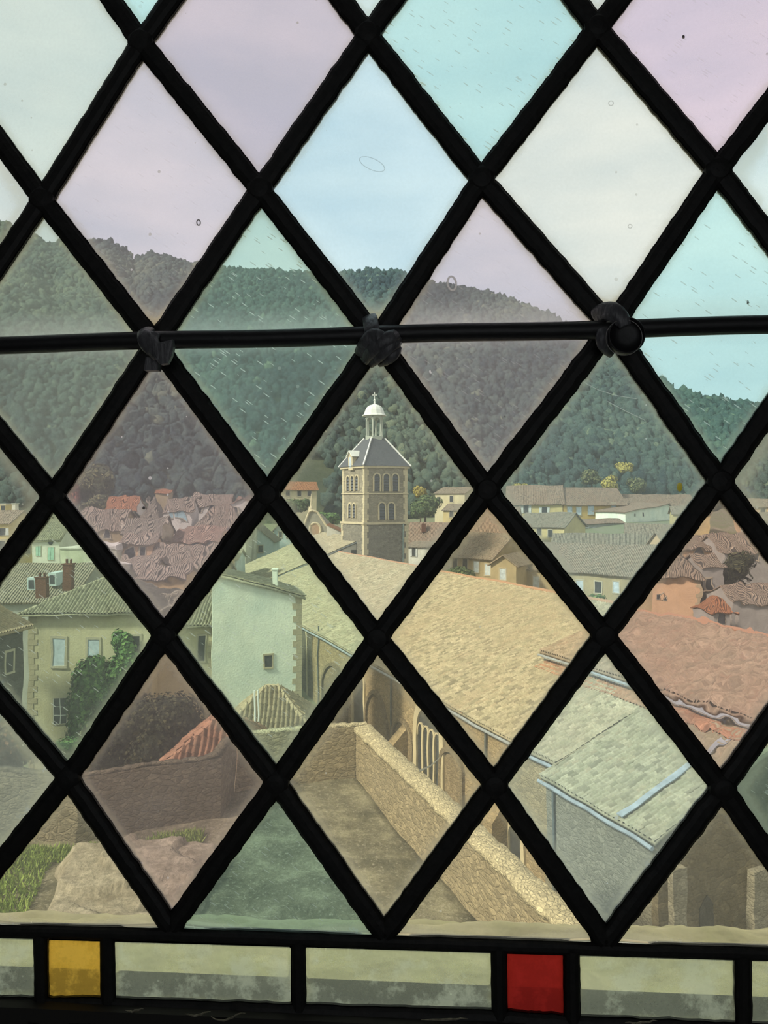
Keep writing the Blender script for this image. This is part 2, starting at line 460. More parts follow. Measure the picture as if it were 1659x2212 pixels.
def foliage_mesh(blobs, nleaf, leaf, seed):
    """blobs = [(centre, radii)]; dark inner lumps and a shell of leaf quads, normals roughly outward."""
    rng = np.random.RandomState(seed); V = []; Fc = []; tone = []; off = 0
    iv, jf = ICO2
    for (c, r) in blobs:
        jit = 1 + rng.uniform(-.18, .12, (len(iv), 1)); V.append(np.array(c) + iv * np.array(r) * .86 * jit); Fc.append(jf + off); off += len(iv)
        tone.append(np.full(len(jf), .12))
    vols = np.array([r[0] * r[1] + r[1] * r[2] + r[0] * r[2] for _, r in blobs]); vols = vols / vols.sum()
    for (c, r), fr in zip(blobs, vols):
        n = int(nleaf * fr); d = rng.normal(size=(n, 3)); d /= np.linalg.norm(d, axis=1, keepdims=True)
        pos = np.array(c) + d * np.array(r) * rng.uniform(.82, 1.1, (n, 1))
        a = np.cross(d, rng.normal(size=(n, 3))); a /= np.linalg.norm(a, axis=1, keepdims=True)
        b = np.cross(d, a) + d * rng.uniform(-.6, .6, (n, 1)); s = leaf * rng.uniform(.6, 1.35, (n, 1))
        q = np.stack([pos - a * s - b * s * .3, pos + b * s * -.9, pos + a * s - b * s * .2, pos + b * s], 1).reshape(-1, 3)
        V.append(q); k = np.arange(n) * 4 + off
        Fc.append(np.stack([k, k + 1, k + 2], 1)); Fc.append(np.stack([k, k + 2, k + 3], 1)); off += 4 * n
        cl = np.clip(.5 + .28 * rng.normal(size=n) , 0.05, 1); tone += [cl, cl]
    return np.vstack(V), np.vstack(Fc), np.concatenate(tone)

def bush(name, label, cat, px, py, Y, wr, hr, mat, nleaf=900, leaf=.16, zb=None, seed=1, group=None, dr=None, trunk=True, n=7):
    c = P(px, py, Y); rng = random.Random(seed); dr = dr or wr
    blobs = []
    for i in range(n):
        a = 2 * math.pi * i / n + rng.uniform(-.4, .4); k = rng.uniform(.3, .6)
        blobs.append(((c.x + math.cos(a) * wr * k, c.y + math.sin(a) * dr * k, c.z + rng.uniform(-.55, .5) * hr),
                      (wr * rng.uniform(.42, .62), dr * rng.uniform(.42, .62), hr * rng.uniform(.4, .58))))
    blobs.append(((c.x, c.y, c.z), (wr * .72, dr * .72, hr * .8)))
    v, f, t = foliage_mesh(blobs, nleaf, leaf, seed)
    base = Vector((c.x, c.y, zb if zb is not None else c.z - hr))
    root = thing(name, base, label, cat, group)
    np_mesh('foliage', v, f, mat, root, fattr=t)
    if trunk:
        mb = MB(); top = Vector((c.x, c.y, c.z))
        mb.tube([base, base.lerp(top, .5) + Vector((.05 * wr, 0, 0)), top], [wr * .12, wr * .09, wr * .05], 8)
        build('trunk', mb, mat_bark, root)
    return root

mat_sur = plaster('pale_stone_surround', (.50, .45, .33), .2)
mat_dark = plain('dark_window_glass', (.045, .05, .055), .15, .3, 2, spec=.5)
mat_curtain = plain('pale_curtained_glass', (.52, .60, .66), .3, .2, 2)
mat_white = plain('white_paint', (.74, .74, .70), .6, .08)
mat_shut = plain('pale_grey_shutter', (.56, .57, .54), .7, .15)
mat_teal = plain('pale_green_shutter', (.34, .52, .42), .7, .15)
mat_quoin = plaster('corner_stone', (.50, .43, .28), .3)
mat_bark = plain('bark', (.07, .05, .035), .9, .3, 5)
mat_zinc = plain('grey_zinc', (.30, .34, .37), .5, .2, 2)
mat_pipe = plain('dark_downpipe', (.12, .14, .14), .6, .2, 3)
mat_brick = rubble('brick', (.20, .085, .055), 6, .3, .8, 2.5)
M_leaf = leafm('green_leaves', (.022, .040, .020), (.06, .10, .042), (.15, .19, .07), .4)
M_leaf2 = leafm('olive_leaves', (.030, .034, .018), (.085, .10, .045), (.22, .21, .09), .5)
M_ivy = leafm('ivy_leaves', (.025, .055, .022), (.07, .15, .05), (.18, .30, .09), .7)
M_dkl = leafm('dark_leaves', (.016, .022, .014), (.035, .045, .024), (.09, .095, .045), .6)
M_yel = leafm('yellow_leaves', (.14, .10, .025), (.32, .26, .06), (.55, .46, .12), .5)
M_red = leafm('red_leaves', (.10, .03, .025), (.24, .07, .05), (.36, .14, .08), .5)

T_tan = tilem('tan_tiles', (.47, .425, .30), (.41, .34, .23), (.31, .31, .20), .55, contrast=.6)
T_far = tilem('far_brown_tiles', (.38, .32, .24), (.40, .29, .21), (.30, .28, .21), .5, flat=True, contrast=.6)
T_grey = tilem('far_grey_tiles', (.34, .30, .23), (.36, .29, .21), (.25, .25, .18), .6, flat=True, contrast=.6)
T_org = tilem('far_orange_tiles', (.50, .23, .11), (.42, .19, .09), (.32, .20, .12), .4, flat=True, contrast=.5)
T_pink = tilem('far_pink_tiles', (.42, .30, .22), (.42, .26, .18), (.33, .27, .20), .5, flat=True, contrast=.6)
T_green = tilem('lichen_tiles', (.40, .38, .27), (.36, .31, .21), (.26, .27, .17), .6, contrast=.5)
T_redn = tilem('new_red_tiles', (.44, .25, .155), (.40, .24, .15), (.36, .28, .19), .55, contrast=.5)
T_pale = tilem('pale_stone_tiles', (.50, .40, .26), (.42, .30, .19), (.30, .28, .18), .5)
slate = plain('slate', (.085, .092, .105), .55, .25, 6, bd=.01)
slatef = plain('grey_sheet_roof', (.20, .22, .21), .6, .25, 2)

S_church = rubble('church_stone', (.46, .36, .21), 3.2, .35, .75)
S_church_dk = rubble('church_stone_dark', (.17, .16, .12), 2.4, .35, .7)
S_annex = rubble('annex_stone', (.33, .31, .24), 3.6, .35, .75)
S_wall = rubble('terrace_stone', (.42, .35, .22), 4.6, .4, .7, 1.9)
S_cope = rubble('coping_stone', (.66, .58, .38), 11, .3, .8, 1)
S_tower = rubble('tower_stone', (.38, .34, .25), 2.0, .3, .8, 2)
S_trim = plaster('cut_limestone', (.62, .54, .36), .25)
W_cream = plaster('cream_render', (.60, .54, .36), .35, (.52, .45, .27))
W_white = plaster('white_green_render', (.88, .88, .72), .3, (.60, .68, .60), .7)
W_pale = plaster('pale_render', (.72, .70, .60), .3)
W_ochre = plaster('ochre_render', (.62, .42, .14), .2)
W_peach = plaster('peach_render', (.66, .46, .28), .2)
W_yellow = plaster('yellow_render', (.62, .50, .24), .25)
W_tan = plaster('tan_render', (.44, .36, .21), .3)
W_grey = plaster('grey_render', (.40, .40, .36), .3)
W_dark = rubble('dark_rubble', (.11, .105, .09), 2.2, .4, .8)
W_blue = plaster('blue_white_render', (.58, .68, .68), .25)

# ------------------------------------------------------------------ the room behind the camera
m = M_('dark_room_stone'); roomm = m.bsdf(c4((.035, .033, .03)), .9, m.noise(m.obj(), 3, 4), .02)
WN = Vector((.061, 1, 0)).normalized(); WP = Vector((0, .5, 0))
WU = Vector((1, -.061, 0)).normalized(); UP = Vector((0, 0, 1))
def W(px, py, off=0.0):
    d = Vector(((px - 829.5) / F, 1, -(py - HZ) / F)); t = (WN.dot(WP) + off) / WN.dot(d)
    return d * t
def wq(u, z, off): return WP + WU * u + UP * z + WN * off
UL, UR = W(-148, 1080).dot(WU) - WP.dot(WU), W(1815, 1080).dot(WU) - WP.dot(WU)
ZB, ZT = W(829, 2190).z, W(829, -600).z
def wallbox(u0, u1, z0, z1, d0, d1):
    mb = MB(); mb.box(wq(u0, z0, d0), WU * (u1 - u0), UP * (z1 - z0), WN * (d1 - d0)); return mb
mb = wallbox(-2.2, UL, -1.6, 1.4, -.01, .035)
for a in ((UR, 2.2, -1.6, 1.4), (UL, UR, ZT, 1.4), (UL, UR, -1.6, ZB)):
    mb.box(wq(a[0], a[2], -.01), WU * (a[1] - a[0]), UP * (a[3] - a[2]), WN * .045)
build('wall_front', mb, roomm, kind='structure')
def rb(name, x0, x1, y0, y1, z0, z1):
    mb = MB(); mb.box((x0, y0, z0), (x1 - x0, 0, 0), (0, y1 - y0, 0), (0, 0, z1 - z0)); build(name, mb, roomm, kind='structure')
rb('wall_left', -2.3, -2.0, -3, .62, -1.6, 1.4); rb('wall_right', 2.0, 2.3, -3, .38, -1.6, 1.4)
mb = MB()
for (x0, x1, z0, z1) in ((-2.3, -1.1, -1.6, 1.4), (1.1, 2.3, -1.6, 1.4), (-1.1, 1.1, -1.6, -.6), (-1.1, 1.1, 1.2, 1.4)): mb.box((x0, -3.3, z0), (x1 - x0, 0, 0), (0, .3, 0), (0, 0, z1 - z0))
build('wall_back', mb, roomm, kind='structure')   # with an unseen opening added behind the camera to light the ties
rb('floor', -2.3, 2.3, -3.3, .36, -1.8, -1.6); rb('ceiling', -2.3, 2.3, -3.3, .36, 1.4, 1.6)

# ------------------------------------------------------------------ the leaded window
NODE = {}
rows = {
 'A': ([(-150, 100), (305, 92), (795, 75), (1290, 62), (1795, 48)]),
 'B': ([(92, 432), (562, 410), (1040, 388), (1550, 368)]),
 'C': ([(-135, 768), (335, 742), (815, 733), (1320, 708), (1800, 692)]),
 'D': ([(115, 1072), (578, 1068), (1052, 1058), (1555, 1040)]),
 'E': ([(-110, 1378), (355, 1372), (815, 1378), (1305, 1372), (1800, 1362)]),
 'F': ([(148, 1680), (597, 1690), (1068, 1695), (1560, 1702)]),
 'G': ([(-100, 1990), (370, 2003), (830, 2020), (1308, 2033), (1800, 2048)]),
 'Z': ([(80, -235), (552, -250), (1045, -262), (1550, -278)]),
 'Y': ([(-150, -560), (305, -566), (795, -575), (1290, -585), (1795, -600)]),
}
order = ['Y', 'Z', 'A', 'B', 'C', 'D', 'E', 'F', 'G']
LW = .0071
win1 = thing('window_1', wq(0, ZB, 0), None, None, kind='structure')
def seg_list():
    S = []
    for i in range(len(order) - 1):
        a, b = rows[order[i]], rows[order[i + 1]]
        if len(a) == 5:
            for k in range(4): S += [(a[k], b[k]), (a[k + 1], b[k])]
        else:
            for k in range(4): S += [(a[k], b[k]), (a[k], b[k + 1])]
    return S
rngL = random.Random(3)
def came(mb, p0, p1, w_=LW, jag=.0007, n=46):
    a = W(*p0); b = W(*p1); t = (b - a).normalized(); s = t.cross(WN).normalized(); base = len(mb.v)
    prof = [(-1, .004), (-1.02, -.0006), (-.72, -.0026), (-.3, -.0037), (.3, -.0037), (.72, -.0026), (1.02, -.0006), (1, .004)]
    sd = rngL.uniform(0, 99); m_ = len(prof)
    for i in range(n + 1):
        c = a.lerp(b, i / n)
        dl = noise.noise(Vector((i * .35, sd, 0))) * jag + noise.noise(Vector((i * 1.4, sd, 3))) * jag * .7
        dr = noise.noise(Vector((i * .35, sd, 7))) * jag + noise.noise(Vector((i * 1.4, sd, 11))) * jag * .7
        for (x, o) in prof: mb.v.append(c + s * (x * w_ + (dl if x < 0 else dr)) + WN * o)
    for i in range(n):
        for k in range(m_):
            k2 = (k + 1) % m_
            mb.face((base + i * m_ + k, base + i * m_ + k2, base + (i + 1) * m_ + k2, base + (i + 1) * m_ + k))
    mb.face([base + k for k in reversed(range(m_))]); mb.face([base + n * m_ + k for k in range(m_)])
mlead = M_('old_lead'); nl = mlead.noise(mlead.obj(), 180, 5)
lead = mlead.bsdf(mlead.ramp(nl, [(.3, (.006, .006, .006)), (.75, (.018, .017, .015))]), .6, nl, .0006, .4)
mb = MB()
for a, b in seg_list(): came(mb, a, b)
for r_ in order:
    for (x, y) in rows[r_]:
        if r_ in 'YG': continue
        pr = [(.0096, -.0008), (.009, -.0028), (.0065, -.0042), (.003, -.0048)]
        mb.lathe(W(x, y), WN, [(.0094, .004)] + pr, 18)
build('lead_lattice', mb, lead, win1, smooth=False, label='black lead strips crossing in a diamond lattice')
mb = MB()
BT = [(-150, 2012), (0, 2010), (370, 2018), (830, 2034), (1308, 2050), (1659, 2060), (1815, 2066)]
for i in range(len(BT) - 1): came(mb, BT[i], BT[i + 1], .0047, .0004, 16)
for (x, y0, y1, ww) in ((88, 2015, 2165, .0052), (233, 2018, 2170, .0056), (645, 2028, 2180, .0052), (1077, 2040, 2198, .0056), (1234, 2045, 2205, .0056), (1604, 2058, 2215, .0056)):
    came(mb, (x, y0), (x + 2, y1), ww, .0004, 14)
BB = [(-150, 2170), (0, 2176), (230, 2178), (640, 2192), (1080, 2206), (1240, 2218), (1659, 2236), (1815, 2240)]
for i in range(len(BB) - 1): came(mb, BB[i], BB[i + 1], .0082, .0009, 26)
for (px) in (-148, 1815): came(mb, (px, -600), (px, 2200), .008, .0004, 60)
came(mb, (-150, -560), (1815, -600), .007, .0004, 60)
build('lead_border', mb, lead, win1, label='lead strips around the narrow panes along the bottom')

# putty and grime along the sill, inside
mb = MB(); rg = random.Random(9)
prev = None
pts = []
for i in range(90):
    x = -150 + i * 22; pts.append(W(x, 2188 + i * .62 + 5 * noise.noise(Vector((i * .5, 0, 0))), -.004))
for i in range(len(pts) - 1):
    a, b = pts[i], pts[i + 1]; d0 = UP * -.05
    mb.ext([a, b, b + d0, a + d0], -WN * (.006 + .003 * noise.noise(Vector((i * .3, 5, 0)))))
build('trim_1', mb, lead, kind='structure')
mb = MB(); mputty = plain('flaking_putty', (.30, .27, .20), .9, .3, 300)
for (x0, x1, y, a_) in ((270, 310, 2182, 3), (400, 455, 2190, 4), (456, 530, 2196, 8), (910, 1010, 2202, 2), (1350, 1420, 2208, 3)):
    path = [W(x0 + (x1 - x0) * k / 8, y + a_ * math.sin(k * .6) + rg.uniform(-1.5, 1.5), -.012) for k in range(9)]
    mb.tube(path, [.0002 + .0005 * math.sin(math.pi * k / 8) for k in range(9)], 5)
build('trim_2', mb, mputty, kind='structure')

# ---- glass
def dirt_haze_material(name, tint, haze=.10, streak=0.0, dots=.5, mottle=0.0, edge=.5, edgecol=(.55, .50, .34), hz=None, sang=35, sdark=False):
    m = M_(name)
    tr = m.n('ShaderNodeBsdfTransparent'); tr.inputs['Color'].default_value = c4(tint)
    v = m.obj(); at = m.n('ShaderNodeAttribute', attribute_name='edge')
    e = at.outputs['Fac']                              # metres from the lead
    gr = m.noise(v, 95, 5, .7); g2 = m.noise(v, 480, 3, .6)
    ed = m.math('SUBTRACT', m.math('MULTIPLY', gr, .0085), e)          # ragged margin
    ed = m.math('MULTIPLY', ed, 260, True)
    soft = m.math('SUBTRACT', 1.0, m.math('MULTIPLY', e, 120), True)
    stn = m.n('ShaderNodeAttribute', attribute_name='stain').outputs['Fac']; bar_ = m.n('ShaderNodeAttribute', attribute_name='bar').outputs['Fac']
    fac = m.math('ADD', haze, m.math('MULTIPLY', ed, .35 * edge))
    fac = m.math('ADD', fac, m.math('MULTIPLY', stn, m.math('ADD', .25, m.math('MULTIPLY', gr, .9))))
    fac = m.math('ADD', fac, m.math('MULTIPLY', bar_, m.math('MULTIPLY', m.math('ADD', .1, m.noise(v, 60, 5, .7)), .55)))
    fac = m.math('ADD', fac, m.math('MULTIPLY', m.math('POWER', soft, 1.3), .34 * edge))
    fac = m.math('ADD', fac, m.math('MULTIPLY', m.math('SUBTRACT', m.noise(v, 22, 5, .65), .42), .16))
    fac = m.math('ADD', fac, m.math('MULTIPLY', m.math('SUBTRACT', g2, .5), .12))
    if streak > 0:
        mp_ = m.n('ShaderNodeMapping', Rotation=(0, math.radians(-sang), 0), Scale=(62, 62, 430)); 
        t_ = m.n('ShaderNodeTexCoord'); rot = m.n('ShaderNodeMapping', Rotation=(0, math.radians(-sang), 0), Vector=t_.outputs['Object'])
        sc2 = m.n('ShaderNodeMapping', Scale=(115, 1, 820), Vector=rot.outputs[0])
        vo = m.n('ShaderNodeTexVoronoi', Vector=sc2.outputs[0], Scale=1.0)
        sp = m.n('ShaderNodeSeparateColor', Color=vo.outputs['Color'])
        r1 = m.math('MULTIPLY', m.math('GREATER_THAN', sp.outputs[0], .62), m.math('LESS_THAN', vo.outputs['Distance'], m.math('MULTIPLY', sp.outputs[1], .33)))
        fac = m.math('ADD', fac, m.math('MULTIPLY', r1, streak))
    if dots > 0:
        vo = m.n('ShaderNodeTexVoronoi', Vector=v, Scale=150.0)
        sp = m.n('ShaderNodeSeparateColor', Color=vo.outputs['Color'])
        r1 = m.math('MULTIPLY', m.math('GREATER_THAN', sp.outputs[0], .86), m.math('LESS_THAN', vo.outputs['Distance'], m.math('MULTIPLY', m.math('POWER', sp.outputs[1], 3.0), .22)))
        fac = m.math('ADD', fac, m.math('MULTIPLY', r1, dots))
    if mottle > 0:
        mo = m.noise(v, 38, 7, .7); fac = m.math('ADD', fac, m.math('MULTIPLY', m.math('MULTIPLY', m.math('SUBTRACT', mo, .49), 9, True), mottle))
    fac = m.math('MAXIMUM', m.math('MINIMUM', fac, .96), 0.0)
    tl = m.n('ShaderNodeBsdfTranslucent')
    hcol = hz or tuple(min(1, .25 + .75 * x) for x in tint)
    brown = m.math('MULTIPLY', m.math('ADD', ed, m.math('MULTIPLY', soft, .5)), m.math('GREATER_THAN', gr, .38))
    m.put(tl.inputs['Color'], m.mix(m.math('MULTIPLY', m.math('MINIMUM', brown, 1.0), .45), c4(hcol), c4(tuple(a * b * 1.6 for a, b in zip(edgecol, hcol)))))
    lk = tl.inputs['Color'].links[0].from_socket
    m.put(tl.inputs['Color'], m.mix(m.math('MULTIPLY', stn, .9, True), lk, (.62, .46, .17, 1)))
    mx = m.n('ShaderNodeMixShader'); m.put(mx.inputs[0], fac); m.t.links.new(tr.outputs[0], mx.inputs[1]); m.t.links.new(tl.outputs[0], mx.inputs[2])
    m.t.links.new(mx.outputs[0], m.o.inputs[0]); return m.m
mclear = M_('blown_glass'); rf = mclear.n('ShaderNodeBsdfRefraction', Roughness=0.0, IOR=1.45); rf.inputs['Color'].default_value = (1, 1, 1, 1)
mclear.t.links.new(rf.outputs[0], mclear.o.inputs[0]); mclear = mclear.m

TINT = dict(
 palegreen=(.77, .85, .77), mauve=(.74, .65, .72), cyan=(.60, .88, .85), blue=(.72, .90, .94), ivory=(.84, .87, .80),
 straw=(.86, .82, .66), mint=(.72, .87, .72), pink=(.72, .60, .58), sage=(.74, .83, .74), teal=(.56, .80, .73),
 deepteal=(.46, .66, .58), lilac=(.82, .74, .80), ice=(.78, .92, .90), rose=(.84, .70, .79), amber=(.82, .50, .07), red=(.36, .02, .02), bordergreen=(.84, .90, .70))
KIND = {
 'palegreen': dict(haze=0.2, dots=.5), 'mauve': dict(haze=0.26, dots=.7), 'cyan': dict(haze=0.16, streak=.55, dots=.2), 'blue': dict(haze=0.13, dots=.4),
 'ivory': dict(haze=0.14, dots=.4), 'straw': dict(haze=0.14, dots=.4), 'mint': dict(haze=0.14, streak=.4, dots=.1), 'pink': dict(haze=0.17, dots=.6),
 'deepteal': dict(haze=.16, streak=.25, dots=.2), 'sage': dict(haze=0.33, dots=.3), 'teal': dict(haze=0.3, streak=.6, dots=.2), 'lilac': dict(haze=0.3, dots=.6, streak=.12), 'ice': dict(haze=0.19, dots=.5), 'rose': dict(haze=0.2, dots=.6, streak=.2),  # sage, teal, lilac: extra haze put in for the distant air
 'amber': dict(haze=.42, dots=0, edge=.2, mottle=.35, hz=(.92, .58, .09)), 'red': dict(haze=.6, dots=0, edge=.2, mottle=.25, hz=(.40, .025, .02)), 'bordergreen': dict(haze=.25, dots=.2, edge=.3, mottle=.32, hz=(.80, .88, .66))}
DM = {k: dirt_haze_material(k + '_glass', TINT[k], **KIND[k]) for k in TINT}
WORD = dict(deepteal='dark sea green', palegreen='pale green', mauve='mauve', cyan='cyan', blue='light blue', ivory='ivory', straw='straw tinted', mint='mint green', pink='brownish pink',
            sage='sage green', teal='teal', lilac='lilac', ice='icy blue', rose='rose', amber='amber yellow', red='ruby red', bordergreen='mottled green')
gseed = 0
def pane(corners, kind, wave=.00003, freq=26, square=False, n=30):
    """corners: top, right, bottom, left as pixels on the window plane; a solid sheet of uneven glass and its film of dirt and haze."""
    global gseed
    gseed += 1
    T_, R_, B_, L_ = [W(*c) for c in corners]
    u = np.linspace(0, 1, n + 1)
    UU, VV = np.meshgrid(u, u)
    c = [np.array(x) for x in (T_, R_, B_, L_)]
    X = ((1 - UU) * (1 - VV))[..., None] * c[0] + (UU * (1 - VV))[..., None] * c[1] + (UU * VV)[..., None] * c[2] + ((1 - UU) * VV)[..., None] * c[3]
    l1 = (R_ - T_).length; l2 = (L_ - T_).length
    sn = (R_ - T_).normalized().cross((L_ - T_).normalized()).length
    ed = np.minimum(np.minimum(UU, 1 - UU) * l1, np.minimum(VV, 1 - VV) * l2) * max(sn, .5) - (LW if not square else .0005)
    wn = np.array(WN); flat = X.reshape(-1, 3)
    dz = np.array([noise.noise(Vector((p[0] * freq + gseed * 9, p[2] * freq, gseed * 3.3))) + .45 * noise.noise(Vector((p[0] * freq * 2.3 + gseed * 9, p[2] * freq * 2.3, gseed))) for p in flat]) * wave
    n1 = (n + 1) ** 2
    st = [c_ for c_ in ((335, 742), (815, 733), (1320, 708)) if tuple(corners[2]) == c_]
    if st: q0 = np.array(W(*st[0])); stain = np.clip(1 - (np.linalg.norm(flat - q0, axis=1) - .012) / .022, 0, 1) ** 1.5 * .75
    else: stain = np.zeros(len(flat))
    zb_ = np.array([ZZ(745 - (829.5 + p[0] / p[1] * F) * 43 / 1659, p[1]) for p in flat]); d_ = flat[:, 2] - zb_
    bar = np.where(d_ > 0, np.clip(1 - (d_ - .006) / .018, 0, 1), np.clip(1 + (d_ + .006) / .006, 0, 1) * .5)
    front = flat + wn * (-.0012 + dz)[:, None]; back = flat + wn * .0018; film = flat + wn * .0026
    V = np.vstack([front, back, film]); idx = np.arange(n1).reshape(n + 1, n + 1)
    q = np.stack([idx[:-1, :-1], idx[:-1, 1:], idx[1:, 1:], idx[1:, :-1]], -1).reshape(-1, 4)
    f = [q, q[:, ::-1] + n1]
    for line in (idx[0, :], idx[:, -1], idx[-1, ::-1], idx[::-1, 0]):
        a, b = line[:-1], line[1:]; f.append(np.stack([a, a + n1, b + n1, b], 1))
    nglass = sum(len(x) for x in f); f.append(q + 2 * n1); f = np.vstack(f)
    # outward orientation: the face towards the room looks along -WN
    t = Vector(V[f[0][1]] - V[f[0][0]]).cross(Vector(V[f[0][3]] - V[f[0][0]]))
    if t.dot(WN) > 0: f = f[:, ::-1]
    wl = wloc(win1)
    o = np_mesh('glass_pane', V, f, [mclear, DM[kind]], win1, vattr={'edge': np.tile(ed.reshape(-1), 3), 'stain': np.tile(stain, 3), 'bar': np.tile(bar, 3)}, label=WORD[kind] + ' glass')
    mi = np.zeros(len(f), dtype=np.int32); mi[nglass:] = 1; o.data.polygons.foreach_set('material_index', mi)
    sm = np.ones(len(f), dtype=bool); sm[2 * len(q):nglass] = False; o.data.polygons.foreach_set('use_smooth', sm)
    return o
r = rows
quad = lambda a, i, b, j, c, k, d, l: (r[a][i], r[b][j], r[c][k], r[d][l])
PANES = [
 # top bits
 (quad('Z', 0, 'A', 1, 'B', 0, 'A', 0), 'palegreen', .00003), (quad('Z', 1, 'A', 2, 'B', 1, 'A', 1), 'mauve', .00003), (quad('Z', 2, 'A', 3, 'B', 2, 'A', 2), 'cyan', .00003), (quad('Z', 3, 'A', 4, 'B', 3, 'A', 3), 'rose', .00003),
 (quad('Y', 1, 'Z', 1, 'A', 1, 'Z', 0), 'cyan', .00003), (quad('Y', 2, 'Z', 2, 'A', 2, 'Z', 1), 'ice', .00003), (quad('Y', 3, 'Z', 3, 'A', 3, 'Z', 2), 'ivory', .00003),
 (quad('A', 1, 'B', 1, 'C', 1, 'B', 0), 'lilac', .00004), (quad('A', 2, 'B', 2, 'C', 2, 'B', 1), 'blue', .00003), (quad('A', 3, 'B', 3, 'C', 3, 'B', 2), 'ivory', .00003),
 (quad('B', 0, 'C', 1, 'D', 0, 'C', 0), 'sage', .00003), (quad('B', 1, 'C', 2, 'D', 1, 'C', 1), 'teal', .00003), (quad('B', 2, 'C', 3, 'D', 2, 'C', 2), 'lilac', .00004), (quad('B', 3, 'C', 4, 'D', 3, 'C', 3), 'cyan', .00003),
 (quad('C', 1, 'D', 1, 'E', 1, 'D', 0), 'mauve', .000063), (quad('C', 2, 'D', 2, 'E', 2, 'D', 1), 'ivory', .000015), (quad('C', 3, 'D', 3, 'E', 3, 'D', 2), 'ice', .00004),
 (quad('D', 0, 'E', 1, 'F', 0, 'E', 0), 'mint', .00003), (quad('D', 1, 'E', 2, 'F', 1, 'E', 1), 'mint', .00003), (quad('D', 2, 'E', 3, 'F', 2, 'E', 2), 'straw', .00002), (quad('D', 3, 'E', 4, 'F', 3, 'E', 3), 'pink', .00006),
 (quad('E', 1, 'F', 1, 'G', 1, 'F', 0), 'pink', .00004), (quad('E', 2, 'F', 2, 'G', 2, 'F', 1), 'straw', .00002), (quad('E', 3, 'F', 3, 'G', 3, 'F', 2), 'ice', .00003),
 ((r['F'][0], r['G'][1], (135, 2003), r['G'][0]), 'straw', .00004), ((r['F'][1], r['G'][2], (600, 2020), r['G'][1]), 'deepteal', .00004), ((r['F'][2], r['G'][3], (1069, 2036), r['G'][2]), 'straw', .00004), ((r['F'][3], r['G'][4], (1555, 2052), r['G'][3]), 'straw', .00004),
 # halves at the two sides of the window
 ((r['A'][0], r['B'][0], r['C'][0], (-148, 440)), 'ivory', .00003), ((r['C'][0], r['D'][0], r['E'][0], (-140, 1080)), 'ivory', .00003), ((r['E'][0], r['F'][0], r['G'][0], (-130, 1690)), 'sage', .00003),
 ((r['A'][4], (1800, 360), r['C'][4], r['B'][3]), 'ice', .00003), ((r['C'][4], (1800, 1030), r['E'][4], r['D'][3]), 'ivory', .00003), ((r['E'][4], (1800, 1710), r['G'][4], r['F'][3]), 'deepteal', .00003),
 ((r['Y'][0], r['Z'][0], r['A'][0], (-150, -235)), 'ice', .00003), ((r['Y'][4], (1800, -280), r['A'][4], r['Z'][3]), 'cyan', .00003),
 (((77, -563), r['Y'][1], r['Z'][0], r['Y'][0]), 'mauve', .00003), (((550, -570), r['Y'][2], r['Z'][1], r['Y'][1]), 'ivory', .00003), (((1042, -580), r['Y'][3], r['Z'][2], r['Y'][2]), 'mauve', .00003), (((1542, -592), r['Y'][4], r['Z'][3], r['Y'][3]), 'cyan', .00003),
]
def fixq(q):
    T_, R_, B_, L_ = q
    return (T_, R_, B_, L_)
for q, k, wv in PANES: pane(fixq(q), k, wv * (1.5 if wv < .00006 else 1.15), 34 if wv < .00006 else 72, n=30 if wv < .00006 else 84)
BP = [(-145, 80, 2020, 2150, 'bordergreen'), (99, 222, 2028, 2160, 'amber'), (245, 633, 2032, 2168, 'bordergreen'), (657, 1066, 2044, 2186, 'bordergreen'), (1088, 1223, 2058, 2196, 'red'), (1246, 1594, 2062, 2208, 'bordergreen'), (1616, 1810, 2072, 2220, 'bordergreen')]
for (x0, x1, y0, y1, k) in BP:
    s_ = (x1 - x0) * .03
    pane(((x0, y0), (x1, y0 + s_), (x1, y1 + s_ * .6), (x0, y1 - s_ * .4)), k, .00003, 40, square=True)

# bubbles, a drop and specks sitting on the glass
def thin(name, col, f):
    m = M_(name); a = m.n('ShaderNodeBsdfTransparent'); b = m.n('ShaderNodeBsdfTranslucent'); b.inputs['Color'].default_value = c4(col)
    x = m.n('ShaderNodeMixShader'); x.inputs[0].default_value = f; m.t.links.new(a.outputs[0], x.inputs[1]); m.t.links.new(b.outputs[0], x.inputs[2]); m.t.links.new(x.outputs[0], m.o.inputs[0]); return m.m
g = thin('bubble_rim', (.85, .86, .84), .75); gf = thin('faint_bubble_rim', (.7, .72, .72), .3)
mspk = plain('dark_speck', (.02, .018, .015), .6, .2)
mamb = thin('resin_drop', (.62, .50, .06), .85)
def torus_at(px, py, rx, rz, t, mat, rot=0, name='bubble', label=None):
    mb = MB(); c = W(px, py, .0036); n = 24
    path = []
    for k in range(n + 1):
        q = 2 * math.pi * k / n; x = rx * math.cos(q); z = rz * math.sin(q)
        path.append(c + WU * (x * math.cos(rot) - z * math.sin(rot)) + UP * (x * math.sin(rot) + z * math.cos(rot)))
    mb.tube(path, t, 6, nrm=WN, cap=False); return build(name, mb, mat, win1, smooth=True, label=label)
px_ = .5 / F
torus_at(976, 613, 9 * px_, 15 * px_, 2.2 * px_, g, .15, label='pale ring shaped bubble')
torus_at(430, 482, 4 * px_, 6 * px_, 1.3 * px_, mspk, .1, label='small dark ringed bubble')
torus_at(804, 356, 30 * px_, 12 * px_, .9 * px_, gf, -.45, label='faint oval bubble')
torus_at(1319, 225, 5 * px_, 5 * px_, 1.0 * px_, gf); torus_at(1360, 490, 4 * px_, 4 * px_, 1.0 * px_, gf)
